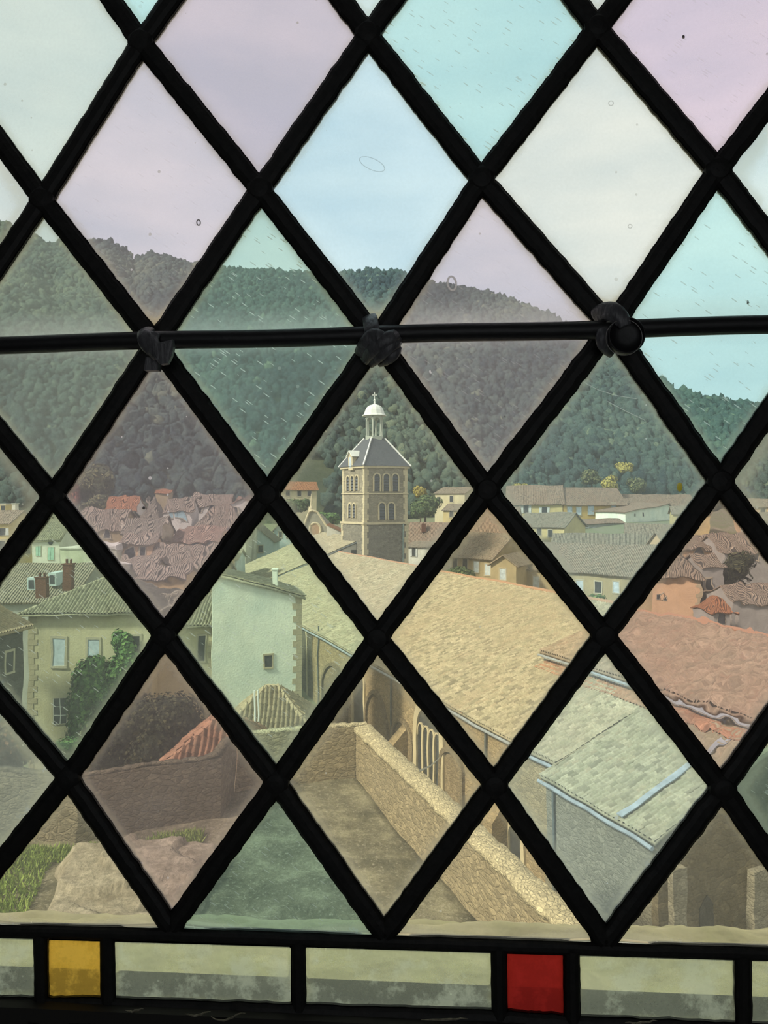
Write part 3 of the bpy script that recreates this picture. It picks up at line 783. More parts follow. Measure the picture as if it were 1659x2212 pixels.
def speck(px, py, a, b, mat, name='speck', label=None):
    mb = MB(); mb.lathe(W(px, py, .0032), WN, [(a * px_, 0), (a * px_ * .7, a * px_ * .5), (a * px_ * .1, a * px_ * .7)], 14)
    c = W(px, py, .0032)
    mb.v = [c + (v - c) - UP * 0 + UP * ((v - c).dot(UP)) * (b / a - 1) for v in mb.v]
    return build(name, mb, mat, win1, smooth=True, label=label)
speck(312, 1097, 3.6, 3.6, mspk, label='round black speck'); speck(1614, 654, 2.2, 4, mspk); speck(116, 1118, 2, 1.6, mspk); speck(1259, 807, 2, 2, mspk); speck(1090, 900, 1.8, 1.8, mspk)
speck(1467, 1052, 6, 10, mamb, name='resin_drop', label='yellow drop'); speck(1475, 82, 3, 4, mspk)
mb = MB(); mb.tube([W(x, y, .0036) for x, y in ((906, 1664), (930, 1653), (945, 1640), (951, 1633))], [.0008, .0005, .0004, .0003], 6); build('scratch', mb, g, win1)
mb = MB(); mb.tube([W(x, y, .0036) for x, y in ((1248, 820), (1290, 842), (1330, 855), (1375, 862))], .00022, 5); mb.tube([W(x, y, .0036) for x, y in ((1312, 868), (1350, 888), (1392, 908))], .00025, 5); build('scratch', mb, g, win1)

# ---- saddle bar and the ties that hold the lattice to it
mbar = M_('black_iron'); nb_ = mbar.noise(mbar.obj(), 120, 5); iron = mbar.bsdf(c4((.012, .012, .013)), .5, nb_, .0005, .5)
mb = MB(); path = []
for i in range(41):
    x = -190 + i * 51; y = 745 - (x) * 43 / 1659 + 1.5 * math.sin(i * .5); path.append(W(x, y, -.0125))
mb.tube(path, .0061, 14)
build('saddle_bar', mb, iron, smooth=True, label='black iron bar running level across the leaded window', cat='bar')
def ribbon(mb, pts, wd, off, th=.45, n=10):
    mb.tube([W(x, y, o) for (x, y), o in zip(pts, off)], wd, n, flat=th, nrm=WN)
mt = M_('tie_lead'); nt_ = mt.noise(mt.obj((1, 1, .3)), 260, 5); tie = mt.bsdf(mt.ramp(nt_, [(.3, (.06, .06, .065)), (.7, (.15, .15, .16))]), .42, nt_, .0012, .6)
G = 'lead ties around the saddle bar'
def smooth_path(pts, n=5):
    out = []
    for i in range(len(pts) - 1):
        p0 = Vector(pts[max(i - 1, 0)]); p1 = Vector(pts[i]); p2 = Vector(pts[i + 1]); p3 = Vector(pts[min(i + 2, len(pts) - 1)])
        for k in range(n):
            t = k / n
            out.append(.5 * ((2 * p1) + (p2 - p0) * t + (2 * p0 - 5 * p1 + 4 * p2 - p3) * t * t + (3 * p1 - p0 - 3 * p2 + p3) * t ** 3))
    out.append(Vector(pts[-1])); return out
def rib(pts, wd, th=.4, name='strap', root=None, taper=True):
    P3 = smooth_path([tuple(W(x, y, o)) for (x, y, o) in pts]); n = len(P3); mb = MB()
    ws = [wd * (.75 + .25 * math.sin(math.pi * i / (n - 1))) * (1 + .07 * noise.noise(Vector((i * .9, pts[0][0], 0)))) if taper else wd for i in range(n)]
    mb.tube(P3, ws, 12, flat=th, nrm=WN); return build(name, mb, tie, root, smooth=True)
t2 = thing('lead_tie', W(815, 735, -.02), 'twisted lead tie knotted over the bar, directly above the bell tower', 'tie', G)
rib([(797, 684, -.004), (800, 692, -.014), (803, 712, -.0205), (808, 732, -.021)], .0052, .3, root=t2, taper=False)
rib([(776, 765, -.012), (790, 742, -.020), (806, 727, -.022), (822, 732, -.0235), (838, 742, -.022), (850, 752, -.018)], .0056, .55, root=t2, name='twist')
rib([(786, 778, -.010), (800, 760, -.020), (822, 742, -.024), (845, 728, -.024), (857, 722, -.020)], .0052, .5, root=t2, name='twist')
rib([(800, 784, -.008), (815, 770, -.019), (835, 752, -.023), (855, 738, -.022), (862, 742, -.016)], .0050, .5, root=t2, name='twist')
rib([(820, 783, -.008), (838, 775, -.018), (852, 762, -.020), (858, 748, -.018)], .0042, .6, root=t2, name='twist')
t1 = thing('lead_tie', W(340, 750, -.02), 'crumpled lead tie with a squared end on the left of the bar', 'tie', G)
rib([(322, 712, -.012), (312, 722, -.020), (318, 740, -.022), (332, 756, -.022), (342, 772, -.018)], .0058, .5, root=t1)
rib([(335, 720, -.019), (328, 735, -.022), (334, 752, -.024), (345, 765, -.024), (356, 780, -.022)], .0052, .5, root=t1, name='twist')
mb = MB(); pts = [(330, 738), (352, 742), (377, 736), (379, 752), (374, 772), (366, 788), (352, 790), (340, 776), (332, 758)]
mb.ext([W(x, y, -.0215) for x, y in pts], WN * -.004); mb.ext([W(x * .9 + 35, y * .9 + 76, -.0255) for x, y in pts], WN * -.0015)
build('folded_end', mb, tie, t1)
mb = MB(); mb.ext([W(x, y, -.006) for x, y in ((322, 775), (350, 778), (348, 803), (318, 803))], WN * -.006); build('tail', mb, tie, t1)
t3 = thing('lead_tie', W(1348, 728, -.02), 'round capped tie with a bright rim on the right of the bar', 'tie', G)
rib([(1284, 682, -.006), (1300, 672, -.014), (1322, 670, -.020), (1340, 684, -.022), (1350, 705, -.022)], .0058, .5, root=t3)
rib([(1292, 690, -.010), (1310, 680, -.018), (1328, 684, -.021), (1342, 700, -.022)], .0045, .5, root=t3, name='twist')
rib([(1306, 705, -.014), (1303, 725, -.019), (1306, 745, -.017), (1322, 762, -.010)], .0050, .5, root=t3, name='twist')
pk = 1 / F * .478
mb = MB(); mb.lathe(W(1348, 729, -.016), -WN, [(38 * pk, 0), (39 * pk, .003), (39 * pk, .0066), (37.2 * pk, .0076), (35.6 * pk, .0072), (34.5 * pk, .0056), (15 * pk, .0052), (3 * pk, .005)], 40)
build('round_cap', mb, iron, t3, smooth=True, label='black round cap')
mb = MB(); c = W(1348, 729, -.0236)
mb.tube([c + WU * 37.6 * pk * math.cos(k * math.pi / 24) + UP * 37.6 * pk * math.sin(k * math.pi / 24) for k in range(49)], .00028, 6, nrm=WN, cap=False)
build('rim', mb, plain('rim_highlight', (.30, .29, .28), .35, .2, 50, .6), t3, smooth=True, label='thin pale ring for the rim highlight')  # pale ring paints the highlight along the cap's edge

# ------------------------------------------------------------------ stone sill outside the window
msill = plaster('sill_stone', (.98, .88, .56), .4, (.66, .64, .30), 30, .85)
def grid(name, x0, x1, y0, y1, nx, ny, zf, mat, skirt=.3, parent=None, **kw):
    xs = np.linspace(x0, x1, nx + 1); ys = np.linspace(y0, y1, ny + 1); X, Y = np.meshgrid(xs, ys)
    Z = np.array([[zf(a, b) for a in xs] for b in ys]); n1 = (nx + 1) * (ny + 1)
    top = np.stack([X, Y, Z], -1).reshape(-1, 3); bot = top.copy(); bot[:, 2] = Z.min() - skirt
    idx = np.arange(n1).reshape(ny + 1, nx + 1)
    q = np.stack([idx[:-1, :-1], idx[:-1, 1:], idx[1:, 1:], idx[1:, :-1]], -1).reshape(-1, 4); f = [q, q[:, ::-1] + n1]
    for line in (idx[0, :], idx[:, -1], idx[-1, ::-1], idx[::-1, 0]):
        a, b = line[:-1], line[1:]; f.append(np.stack([b, a, a + n1, b + n1], 1))
    return np_mesh(name, np.vstack([top, bot]), np.vstack(f), mat, parent, smooth=False, **kw)
def zs(x, y):
    e = min(1, max(0, (.715 + .012 * x + .006 * noise.noise(Vector((x * 30, 0, 0))) - y) / .02))
    n_ = .004 * noise.noise(Vector((x * 25, y * 25, 1))) + .002 * noise.noise(Vector((x * 90, y * 90, 2)))
    return -.409 - .021 * x + n_ - (1 - e) * .02
grid('trim_3', -.85, .85, .574, .735, 240, 24, zs, msill, .10, kind='structure')
mslip = plaster('sill_mortar', (.74, .72, .68), .15, (.66, .66, .62), 12)
grid('trim_4', -.85, .85, .49, .576, 40, 8, lambda x, y: -.432 - .021 * x + .001 * noise.noise(Vector((x * 40, y * 40, 0))) - .061 * 0, mslip, .10, kind='structure')

# ------------------------------------------------------------------ land: streets, hillside, forest
def lerp(a, b, t): return a + (b - a) * t
def interp(x, tab):
    if x <= tab[0][0]: return tab[0][1]
    for (x0, y0), (x1, y1) in zip(tab, tab[1:]):
        if x <= x1: return lerp(y0, y1, (x - x0) / (x1 - x0))
    return tab[-1][1]
SKY = [(-1500, 640), (-300, 455), (-60, 462), (0, 482), (60, 500), (110, 528), (150, 520), (200, 520), (230, 517), (262, 535), (290, 557), (330, 548), (360, 552), (420, 572),
       (480, 578), (520, 580), (600, 587), (700, 592), (740, 590), (800, 584), (870, 587), (900, 606), (940, 612), (1000, 620), (1050, 632), (1100, 645), (1200, 690), (1300, 745), (1400, 800),
       (1450, 838), (1550, 866), (1659, 885), (1900, 925), (3200, 960)]
YR = [(-1500, 460), (0, 400), (250, 430), (900, 440), (1200, 380), (1450, 300), (1659, 290), (3200, 300)]
Y0 = [(-1500, 150), (300, 160), (600, 165), (740, 170), (1000, 185), (1300, 200), (1659, 210), (3200, 210)]
def base_z(y):
    return interp(y, [(0, -24), (45, -24), (60, -20.5), (95, -19), (130, -13), (165, -5.5), (200, -3)])
def hill_z(px, t):
    y0 = interp(px, Y0); yr = interp(px, YR); y = lerp(y0, yr, t)
    z0 = base_z(y0); zr = ZZ(interp(px, SKY), yr) - 2.0
    k = t ** .92
    z = lerp(z0, zr, k) + math.sin(math.pi * t) * (8 * noise.noise(Vector((px / 260, t * 3, 0))) + 3 * noise.noise(Vector((px / 90, t * 8, 4))))
    return y, z
mg = M_('town_ground'); vg = mg.obj(); town = mg.bsdf(mg.ramp(mg.noise(vg, .12, 6), [(.35, (.20, .19, .14)), (.55, (.16, .18, .10)), (.75, (.26, .24, .18))]), .95, mg.noise(vg, 2, 5), .1)
mh = M_('hill_soil'); vh = mh.obj(); soil = mh.bsdf(mh.ramp(mh.noise(vh, .05, 6), [(.35, (.035, .05, .03)), (.7, (.09, .10, .05))]), .95, mh.noise(vh, 1, 5), .3)
pxs = np.linspace(-1500, 3200, 236); ts = np.linspace(0, 1, 40)
V = []
for t in ts:
    for p in pxs:
        y, z = hill_z(p, t); V.append(((p - 829.5) / F * y, y, z))
nrow = len(ts)
for p in pxs:
    y = interp(p, YR) + 110; V.append(((p - 829.5) / F * y, y, ZZ(interp(p, SKY), y - 110) - 70))
for p in pxs:
    y = interp(p, YR) + 115; V.append(((p - 829.5) / F * y, y, -40))
for p in pxs:
    y = interp(p, Y0) - 3; V.append(((p - 829.5) / F * y, y, -40))
nrow += 2
idx = np.arange(len(V)).reshape(nrow + 1, len(pxs))
ringrows = np.vstack([idx, idx[:1]])
q = np.stack([ringrows[:-1, :-1], ringrows[:-1, 1:], ringrows[1:, 1:], ringrows[1:, :-1]], -1).reshape(-1, 4)
np_mesh('hill', V, q, soil, smooth=False, kind='structure')

rng = np.random.RandomState(11)
iv, jf = ICO2; nC = 26000
cp = rng.uniform(-250, 1900, nC); ct = rng.uniform(0, 1, nC) ** .85
VV_, FF_, TT_ = [], [], []; off = 0
for p, t in zip(cp, ct):
    if 585 < p < 705 and t < .10: continue
    y, z = hill_z(p, min(1, t)); x = (p - 829.5) / F * y
    rr = rng.uniform(1.0, 2.2) * (1.0 if y > 230 else .85); hz = rr * rng.uniform(.9, 1.6)
    jit = 1 + rng.uniform(-.38, .3, (len(iv), 1))
    VV_.append(iv * jit * np.array((rr, rr, hz)) + np.array((x, y, z + hz * .55)))
    pt = noise.noise(Vector((x * .02, z * .03, 3))); tn = .34 + .45 * pt + rng.normal() * .09 + (.16 if p < 330 and t > .4 else 0)
    if rng.uniform() < .015 + .06 * max(0, pt): tn = .8
    TT_.append(np.full(len(jf), min(1, max(.02, tn)))); FF_.append(jf + off); off += len(iv)
mf = M_('forest_canopy'); atf = mf.n('ShaderNodeAttribute', attribute_name='tone'); vf = mf.obj(); fn = mf.noise(vf, 1.5, 6, .75)
fc = mf.math('ADD', mf.math('MULTIPLY', atf.outputs['Fac'], .85), mf.math('MULTIPLY', mf.math('SUBTRACT', fn, .5), 1.0))
fcol = mf.ramp(fc, [(.05, (.03, .055, .065)), (.35, (.085, .135, .115)), (.6, (.15, .20, .145)), (.8, (.25, .29, .18)), (.95, (.40, .38, .18))])  # lightened, bluish greens: aerial haze is put into the canopy colour
forest = mf.bsdf(fcol, .85, fn, .9, .15)
np_mesh('forest', np.vstack(VV_), np.vstack(FF_), forest, fattr=np.concatenate(TT_), smooth=False, label='dense wooded hillside rising behind the town', cat='forest', kind='stuff')

def gz(x, y): return base_z(y) + .4 * noise.noise(Vector((x * .05, y * .05, 0)))
grid('ground', -330, 330, .9, 215, 66, 60, gz, town, 4, kind='structure')

# ------------------------------------------------------------------ castle terrace under the window
def xr(y): return -.98 + (25.6 - y) * .3667
mt_ = M_('terrace_earth'); vt = mt_.obj(); a1 = mt_.noise(vt, .7, 7, .68); a2 = mt_.noise(vt, 4, 6, .7); a3 = mt_.noise(vt, 16, 4, .7)
tcol = mt_.ramp(a1, [(.38, (.07, .065, .04)), (.5, (.15, .135, .09)), (.6, (.27, .25, .17))])
tcol = mt_.mix(mt_.ramp(a2, [(.55, (0, 0, 0)), (.7, (.6, .6, .6))]), tcol, c4((.30, .28, .20)))
tcol = mt_.mix(mt_.ramp(mt_.noise(vt, 9, 6, .8), [(.54, (0, 0, 0)), (.64, (.8, .8, .8))]), tcol, c4((.38, .35, .27)))
tcol = mt_.mix(mt_.ramp(a3, [(.38, (.5, .5, .5)), (.55, (0, 0, 0))]), tcol, c4((.10, .10, .06)))
earth = mt_.bsdf(tcol, .95, a2, .06)
def zf_t(x, y): return -10 + .12 * noise.noise(Vector((x * .3, y * .3, 0))) + .05 * noise.noise(Vector((x * 1.3, y * 1.3, 3)))
ny = 80; nx = 110; V = []
for j in range(ny + 1):
    y = lerp(.9, 26.0, j / ny)
    for i in range(nx + 1):
        x = lerp(-40, xr(y) + .1, i / nx); V.append((x, y, zf_t(x, y)))
n1 = len(V); V += [(x, y, -23) for (x, y, z) in V]
idx = np.arange(n1).reshape(ny + 1, nx + 1)
q = np.stack([idx[:-1, :-1], idx[:-1, 1:], idx[1:, 1:], idx[1:, :-1]], -1).reshape(-1, 4); f = [q, q[:, ::-1] + n1]
for line in (idx[0, :], idx[:, -1], idx[-1, ::-1], idx[::-1, 0]):
    a, b = line[:-1], line[1:]; f.append(np.stack([b, a, a + n1, b + n1], 1))
np_mesh('terrace', V, np.vstack(f), earth, kind='structure')

def stone_wall(name, label, pts, zt, zb, th, mat, cmat, cope=.14, over=.07, cat='wall'):
    root = thing(name, (pts[0][0], pts[0][1], zb), label, cat)
    P2 = [Vector(p) for p in pts]; n = len(P2); offp = []
    for i, p in enumerate(P2):
        d0 = (P2[i] - P2[i - 1]).normalized() if i > 0 else (P2[1] - P2[0]).normalized()
        d1 = (P2[i + 1] - P2[i]).normalized() if i < n - 1 else d0
        m_ = (d0 + d1).normalized(); offp.append(Vector((m_.y, -m_.x)) / max(.6, m_.dot(d1)))
    mb = MB()
    for i in range(n - 1):
        a, b = P2[i], P2[i + 1]; a2, b2 = a + offp[i] * th, b + offp[i + 1] * th
        mb.ext([(a.x, a.y, zb), (b.x, b.y, zb), (b2.x, b2.y, zb), (a2.x, a2.y, zb)], (0, 0, zt - zb))
    build('masonry', mb, mat, root)
    V = []; F_ = []; prof = [(-over, -cope), (-over * 1.1, -.02), (-over * .3, .05), (th * .5, .08), (th + over * .3, .05), (th + over * 1.1, -.02), (th + over, -cope)]
    ring = len(prof); cnt = 0
    for i in range(n - 1):
        a, b = P2[i], P2[i + 1]; k = max(2, int((b - a).length / .07))
        for j in range(k + (1 if i == n - 2 else 0)):
            c = a.lerp(b, j / k); o_ = offp[i].lerp(offp[i + 1], j / k)
            for (u, h) in prof:
                pz = c + o_ * (u + .03 * noise.noise(Vector((c.x * 4, c.y * 4, u * 9))))
                V.append((pz.x, pz.y, zt + h + .055 * noise.noise(Vector((c.x * 3.2, c.y * 3.2, u * 5))) + .03 * noise.noise(Vector((c.x * 9, c.y * 9, u * 9)))))
            cnt += 1
    for i in range(cnt - 1):
        for k in range(ring):
            k2 = (k + 1) % ring; F_.append((i * ring + k, i * ring + k2, (i + 1) * ring + k2, (i + 1) * ring + k))
    np_mesh('coping', V, F_, cmat, root, label='pale rough coping stones')
    return root
stone_wall('parapet_wall', 'rubble parapet wall with pale coping running down to the right beside the church',
           [(xr(1.2), 1.2), (xr(10), 10), (xr(17), 17), (-1.0, 25.6)], -8.13, -10.3, -.5 if False else .5, S_wall, S_cope)
stone_wall('parapet_wall', 'low rubble wall across the far end of the terrace, left of the parapet corner',
           [(-.6, 25.75), (-3.0, 25.2), (-5.1, 24.7)][::-1], -8.13, -10.3, -.45, S_wall, S_cope)
stone_wall('parapet_wall', 'mossy dark terrace wall in front of the dark bush and orange roof',
           [(-45, 24.0), (-30, 22.5), (-14, 21.3), (-11.6, 21.5), (-8.97, 20.9), (-5.1, 22.5), (-5.1, 24.6)], -8.13, -10.3, -.4, rubble('mossy_stone', (.26, .225, .155), 5, .35, .75), rubble('dark_coping', (.17, .15, .10), 6, .35, .7))

# rock outcrop and grass on the terrace
mr = M_('weathered_rock'); vr = mr.obj(); r1 = mr.noise(vr, 1.1, 8, .7); r2 = mr.noise(vr, 7, 6, .7)
rc = mr.mix(mr.ramp(r2, [(.38, (.6, .6, .6)), (.58, (0, 0, 0))]), mr.ramp(r1, [(.35, (.20, .17, .12)), (.5, (.36, .32, .24)), (.7, (.50, .45, .34))]), c4((.14, .13, .09)))
rock = mr.bsdf(rc, .95, r2, .08)
def zrock(x, y):
    xl = lerp(-7.3, -9.2, (y - 13.5) / 7.2); xr_ = -4.3 + .5 * noise.noise(Vector((y * .4, 0, 0)))
    e = min((x - xl), (xr_ - x), (y - 13.2), (20.1 + .25 * (x + 9) * .6 - y)) + .35 * noise.noise(Vector((x * .9, y * .9, 2)))
    e = max(-.6, min(.35, e)) / .35
    st = .16 * math.floor(1.9 * (noise.noise(Vector((x * .35, y * .5, 5))) + .5)) 
    return -10.25 + .62 * max(0, e) + st * max(0, e) + .06 * noise.noise(Vector((x * 2.5, y * 2.5, 0)))
grid('rock_outcrop', -9.9, -2.2, 12.8, 21.0, 120, 120, zrock, rock, .4, label='flat pale rock slabs on the terrace below the left of the window', cat='rock')
mgr = leafm('grass_blades', (.09, .15, .035), (.20, .30, .06), (.34, .42, .12), 1.2)
rng = np.random.RandomState(4); n = 52000
gx = np.concatenate([rng.uniform(-17, -7.0, n // 2), rng.uniform(-10.5, -2.5, n // 4), rng.uniform(-40, -17, n // 4)]); gy = np.concatenate([rng.uniform(12.0, 20.9, n // 2), rng.uniform(19.6, 21.3, n // 4) + .0, rng.uniform(11, 21, n // 4)])
gx = gx[:len(gy)]
keep = (gx < -5.3) & np.array([(noise.noise(Vector((x * .5, y * .5, 8))) > -.28) and not (x > lerp(-7.6, -9.5, (y - 13.5) / 7.2) and y < 19.9) and y < (20.6 if x < -9 else 20.5 + (x + 9) * .35) for x, y in zip(gx, gy)])
gx = gx[keep]; gy = gy[keep]; n = len(gx)
g0 = np.stack([gx, gy, np.array([zf_t(x, y) + .0 for x, y in zip(gx, gy)])], 1); an = rng.uniform(0, 6.28, n); s_ = rng.uniform(.02, .045, n); h_ = rng.uniform(.08, .24, n)
dx = np.stack([np.cos(an), np.sin(an), np.zeros(n)], 1); tip = g0 + np.stack([rng.normal(0, .06, n), rng.normal(0, .06, n), h_], 1)
V = np.stack([g0 - dx * s_[:, None], g0 + dx * s_[:, None], tip], 1).reshape(-1, 3)
np_mesh('grass', V, np.arange(3 * n).reshape(n, 3), mgr, fattr=rng.uniform(.2, .9, n), label='bright green grass growing on the terrace at the left', cat='grass', kind='stuff')

# ------------------------------------------------------------------ the church
CO = Vector((-6.7, 105, 0)); CU = Vector((.3973, -.9177, 0)); CN = Vector((-.9177, -.3973, 0))
def ch(s, p, z): return CO + CU * s + CN * p + UP * z
def drop(p): return 7.66 + .381 * abs(p)
church = thing('church', ch(38, 0, -24), 'long stone church with a tan tiled nave roof running towards the window', 'church')
def cpoly(pts, s0, s1):
    mb = MB(); mb.ext([ch(s0, p, z) for p, z in pts], CU * (s1 - s0)); return mb
mb = cpoly([(-13.6, -24), (13.6, -24), (13.6, -drop(13.6) - .12), (0, -7.80), (-13.6, -drop(13.6) - .12)], .2, 76.9)
build('nave_wall', mb, S_church, church)
mb = MB(); mb.box(ch(.3, 13.6, -24), CU * 30, CN * .06, UP * 10.75); build('nave_wall_far', mb, rubble('shaded_dark_stone', (.17, .16, .12), 3.0, .35, .8), church, label='dark grey masonry with shade in its colour')  # thin skin: darker stone, with the shade on it put into the colour
mb = cpoly([(7.5, -12), (7.5, -9.93), (0, -7.85), (-7.5, -9.93), (-7.5, -12)], 60.4, 77.0); build('upper_wall', mb, W_pale, church, label='pale rendered upper wall')
mb = cpoly([(13.0, -24), (14.35, -24), (14.35, -13.55), (7.6, -10.7), (7.6, -24)], 70.0, 76.95); build('side_chapel_wall', mb, S_annex, church, label='grey stone side chapel wall')
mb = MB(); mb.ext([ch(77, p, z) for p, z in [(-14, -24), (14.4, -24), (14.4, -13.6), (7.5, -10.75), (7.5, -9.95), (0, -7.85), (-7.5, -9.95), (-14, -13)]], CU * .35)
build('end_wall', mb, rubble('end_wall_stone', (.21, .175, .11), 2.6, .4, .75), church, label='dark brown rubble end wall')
def croof(s0, s1, p0, d0, p1, d1, mat, **k):     # p1 is the eave
    return tiled('roof', [ch(s0, p1, -d1), ch(s1, p1, -d1), ch(s1, p0, -d0), ch(s0, p0, -d0)], mat, church, **k)
croof(-.3, 60.6, 0, 7.66, 14.0, 13.0, T_tan, seg=5, seed=1)
croof(60.5, 77.6, 0, 7.60, 7.95, 9.85, tilem('brown_tan_tiles', (.40, .32, .23), (.34, .24, .17), (.25, .23, .16), .5), seg=6, amp=.07, seed=2)
croof(60.6, 70.1, 7.5, drop(7.5), 14.0, 13.0, T_tan, seg=6, seed=3)
croof(70.0, 77.4, 7.5, drop(7.5), 14.7, 13.5, T_green, seg=8, amp=.065, pitch=.25, seed=4, wob=.03)
croof(-.3, 60.5, 0, 7.66, -14.0, 13.0, T_far, flat=True); croof(60.5, 77.6, 0, 7.6, -7.95, 9.85, T_far, flat=True); croof(60.5, 77.5, -7.5, 10.52, -14, 13, T_far, flat=True)
mb = MB(); ridge_caps(mb, ch(-.3, 0, -7.52), ch(77.6, 0, -7.46), .15, .42); build('ridge_tiles', mb, T_redn, church, label='reddish ridge tiles')
# row of redder tiles under the upper wall and where the old seam runs down the slope
croof(60.8, 77.2, 7.35, drop(7.35) - .05, 8.5, drop(8.5) - .05, T_redn, seg=6, amp=.055, thick=.03, seed=6)
mb = MB()
for (sa, pa, sb, pb) in ((60.9, 7.6, 60.9, 14.0),):
    n_ = 24
    for i in range(n_): mb.box(ch(lerp(sa, sb, i / n_), lerp(pa, pb, i / n_), -drop(lerp(pa, pb, i / n_)) + .05), CU * .22, CN * (6.4 / n_ * .96) - UP * .1, UP * .09)
build('seam_tiles', mb, T_redn, church, label='reddish seam of tiles')
mb = MB(); mb.box(ch(60.4, 7.52, -drop(7.52) + .02), CU * 16.7, CN * .06, UP * .22); mb.box(ch(60.4, 7.56, -drop(7.56) + .06), CU * 16.7, CN * .5 - UP * .19, UP * .04)
build('flashing', mb, mat_zinc, church, label='blue grey zinc flashing')
mb = MB(); mb.box(ch(75.3, 8.3, -drop(8.3) + .14), CU * .30, CN * 6.4 - UP * (13.46 - drop(8.3) - .1), UP * .05); build('valley_flashing', mb, mat_zinc, church, label='blue grey strip down the chapel roof')
mb = MB()
mb.tube([ch(i, 14.1, -13.12) for i in np.linspace(-.3, 70, 40)], .09, 8); mb.tube([ch(i, 14.82, -13.62) for i in np.linspace(70, 77.4, 8)], .09, 8); mb.tube([ch(i, 8.05, -9.98) for i in np.linspace(60.5, 77.4, 12)], .08, 8)
build('gutter', mb, mat_zinc, church)
def cwall(px, p=13.6):
    d = Vector(((px - 829.5) / F, 1, 0)); nrm = CN; t = (nrm.dot(ch(0, p, 0))) / nrm.dot(d); pt = d * t
    return (pt - CO).dot(CU), t
def cz(px, py, p=13.6): s, t = cwall(px, p); return s, ZZ(py, t)
for (px, y0, y1, p) in ((646, 1340, 1700, 13.6), (690, 1352, 1700, 13.6), (848, 1440, 1700, 13.6), (951, 1510, 1800, 13.6), (1052, 1575, 1900, 13.6), (1199, 1692, 1990, 14.35)):
    s, z0 = cz(px, y0, p); s, z1 = cz(px, y1, p); mb = MB(); mb.tube([ch(s, p + .12, z0), ch(s, p + .12, z1)], .07, 8)
    build('downpipe', mb, mat_pipe, church)
def arch_pts(s0, s1, z0, zs_, za, n=9, pointed=True):
    pts = [(s0, z0), (s0, zs_)]; sm = (s0 + s1) / 2; hw = (s1 - s0) / 2
    for i in range(1, n): 
        a = math.pi / 2 * i / n
        pts.append((s0 + hw * (1 - math.cos(a)) ** (1.15 if pointed else 1), zs_ + (za - zs_) * math.sin(a) ** (1.0 if not pointed else .92)))
    pts.append((sm, za))
    for i in range(n - 1, 0, -1):
        a = math.pi / 2 * i / n
        pts.append((s1 - hw * (1 - math.cos(a)) ** (1.15 if pointed else 1), zs_ + (za - zs_) * math.sin(a) ** (1.0 if not pointed else .92)))
    pts += [(s1, zs_), (s1, z0)]; return pts
def slab_arch(s0, s1, z0, zs_, za, p, th, mat, name, parent=church, pointed=True):
    mb = MB(); mb.ext([ch(s, p, z) for s, z in arch_pts(s0, s1, z0, zs_, za, pointed=pointed)], CN * th); return build(name, mb, mat, parent)
def ring_arch(s0, s1, z0, zs_, za, wd, p, th, mat, name, parent=church, pointed=True):
    a = arch_pts(s0, s1, z0, zs_, za, pointed=pointed); b = arch_pts(s0 - wd, s1 + wd, z0, zs_, za + wd * 1.1, pointed=pointed); mb = MB()
    for i in range(len(a) - 1):
        mb.ext([ch(a[i][0], p, a[i][1]), ch(a[i + 1][0], p, a[i + 1][1]), ch(b[i + 1][0], p, b[i + 1][1]), ch(b[i][0], p, b[i][1])], CN * th)
    return build(name, mb, mat, parent)
# big traceried window
s0, _ = cwall(905); s1, _ = cwall(953); za = cz(922, 1530)[1]; zs_ = cz(922, 1580)[1]; z0 = -22.5
fr = ring_arch(s0, s1, z0, zs_, za, .55, 13.6, .18, S_trim, 'tracery_window')
slab_arch(s0, s1, z0, zs_, za, 13.58, .05, mat_dark, 'pane', fr)
for k in range(1, 4):
    s = lerp(s0, s1, k / 4); mb = MB(); mb.box(ch(s - .11, 13.6, z0), CU * .22, CN * .14, UP * (zs_ - z0 + .3)); build('mullion', mb, S_trim, fr)
for k in range(4):
    a = lerp(s0, s1, k / 4) + .11; b = lerp(s0, s1, (k + 1) / 4) - .11; ring_arch(a, b, zs_ - .5, zs_ - .3, zs_ + .3, .1, 13.6, .12, S_trim, 'lancet_head', fr)
# tall dark lancets
for (pa, pb, ya, ys_) in ((765, 788, 1450, 1475), (646, 664, 1352, 1385), (1105, 1130, 1785, 1812)):
    s0, _ = cwall(pa); s1, _ = cwall(pb); za = cz((pa + pb) / 2, ya)[1]; zs_ = cz((pa + pb) / 2, ys_)[1]
    fr = ring_arch(s0, s1, -23, zs_, za, .3, 13.6, .16, S_trim, 'lancet_window'); slab_arch(s0, s1, -23, zs_, za, 13.58, .05, mat_dark, 'pane', fr)
# blind arches with recessed darker fields
for (pa, pb, ya, ys_) in ((793, 838, 1500, 1575), (853, 893, 1560, 1600), (957, 1000, 1625, 1660), (700, 750, 1440, 1500)):
    s0, _ = cwall(pa); s1, _ = cwall(pb); za = cz((pa + pb) / 2, ya)[1]; zs_ = cz((pa + pb) / 2, ys_)[1]
    fr = ring_arch(s0, s1, -23, zs_, za, .28, 13.6, .22, rubble('arch_stone', (.30, .24, .15), 4, .3), 'blind_arch', pointed=False)
    slab_arch(s0, s1, -23, zs_, za, 13.55, .07, rubble('arch_field', (.36, .28, .17), 3.5, .35, .7), 'arch_field', fr, pointed=False)
# buttresses
for px in (870, 1085, 740):
    s, _ = cwall(px); mb = MB(); mb.ext([ch(s, 13.6, -24), ch(s, 14.9, -24), ch(s, 14.9, -17.5), ch(s, 13.6, -16.2)], CU * .9); build('buttress', mb, S_church, church)
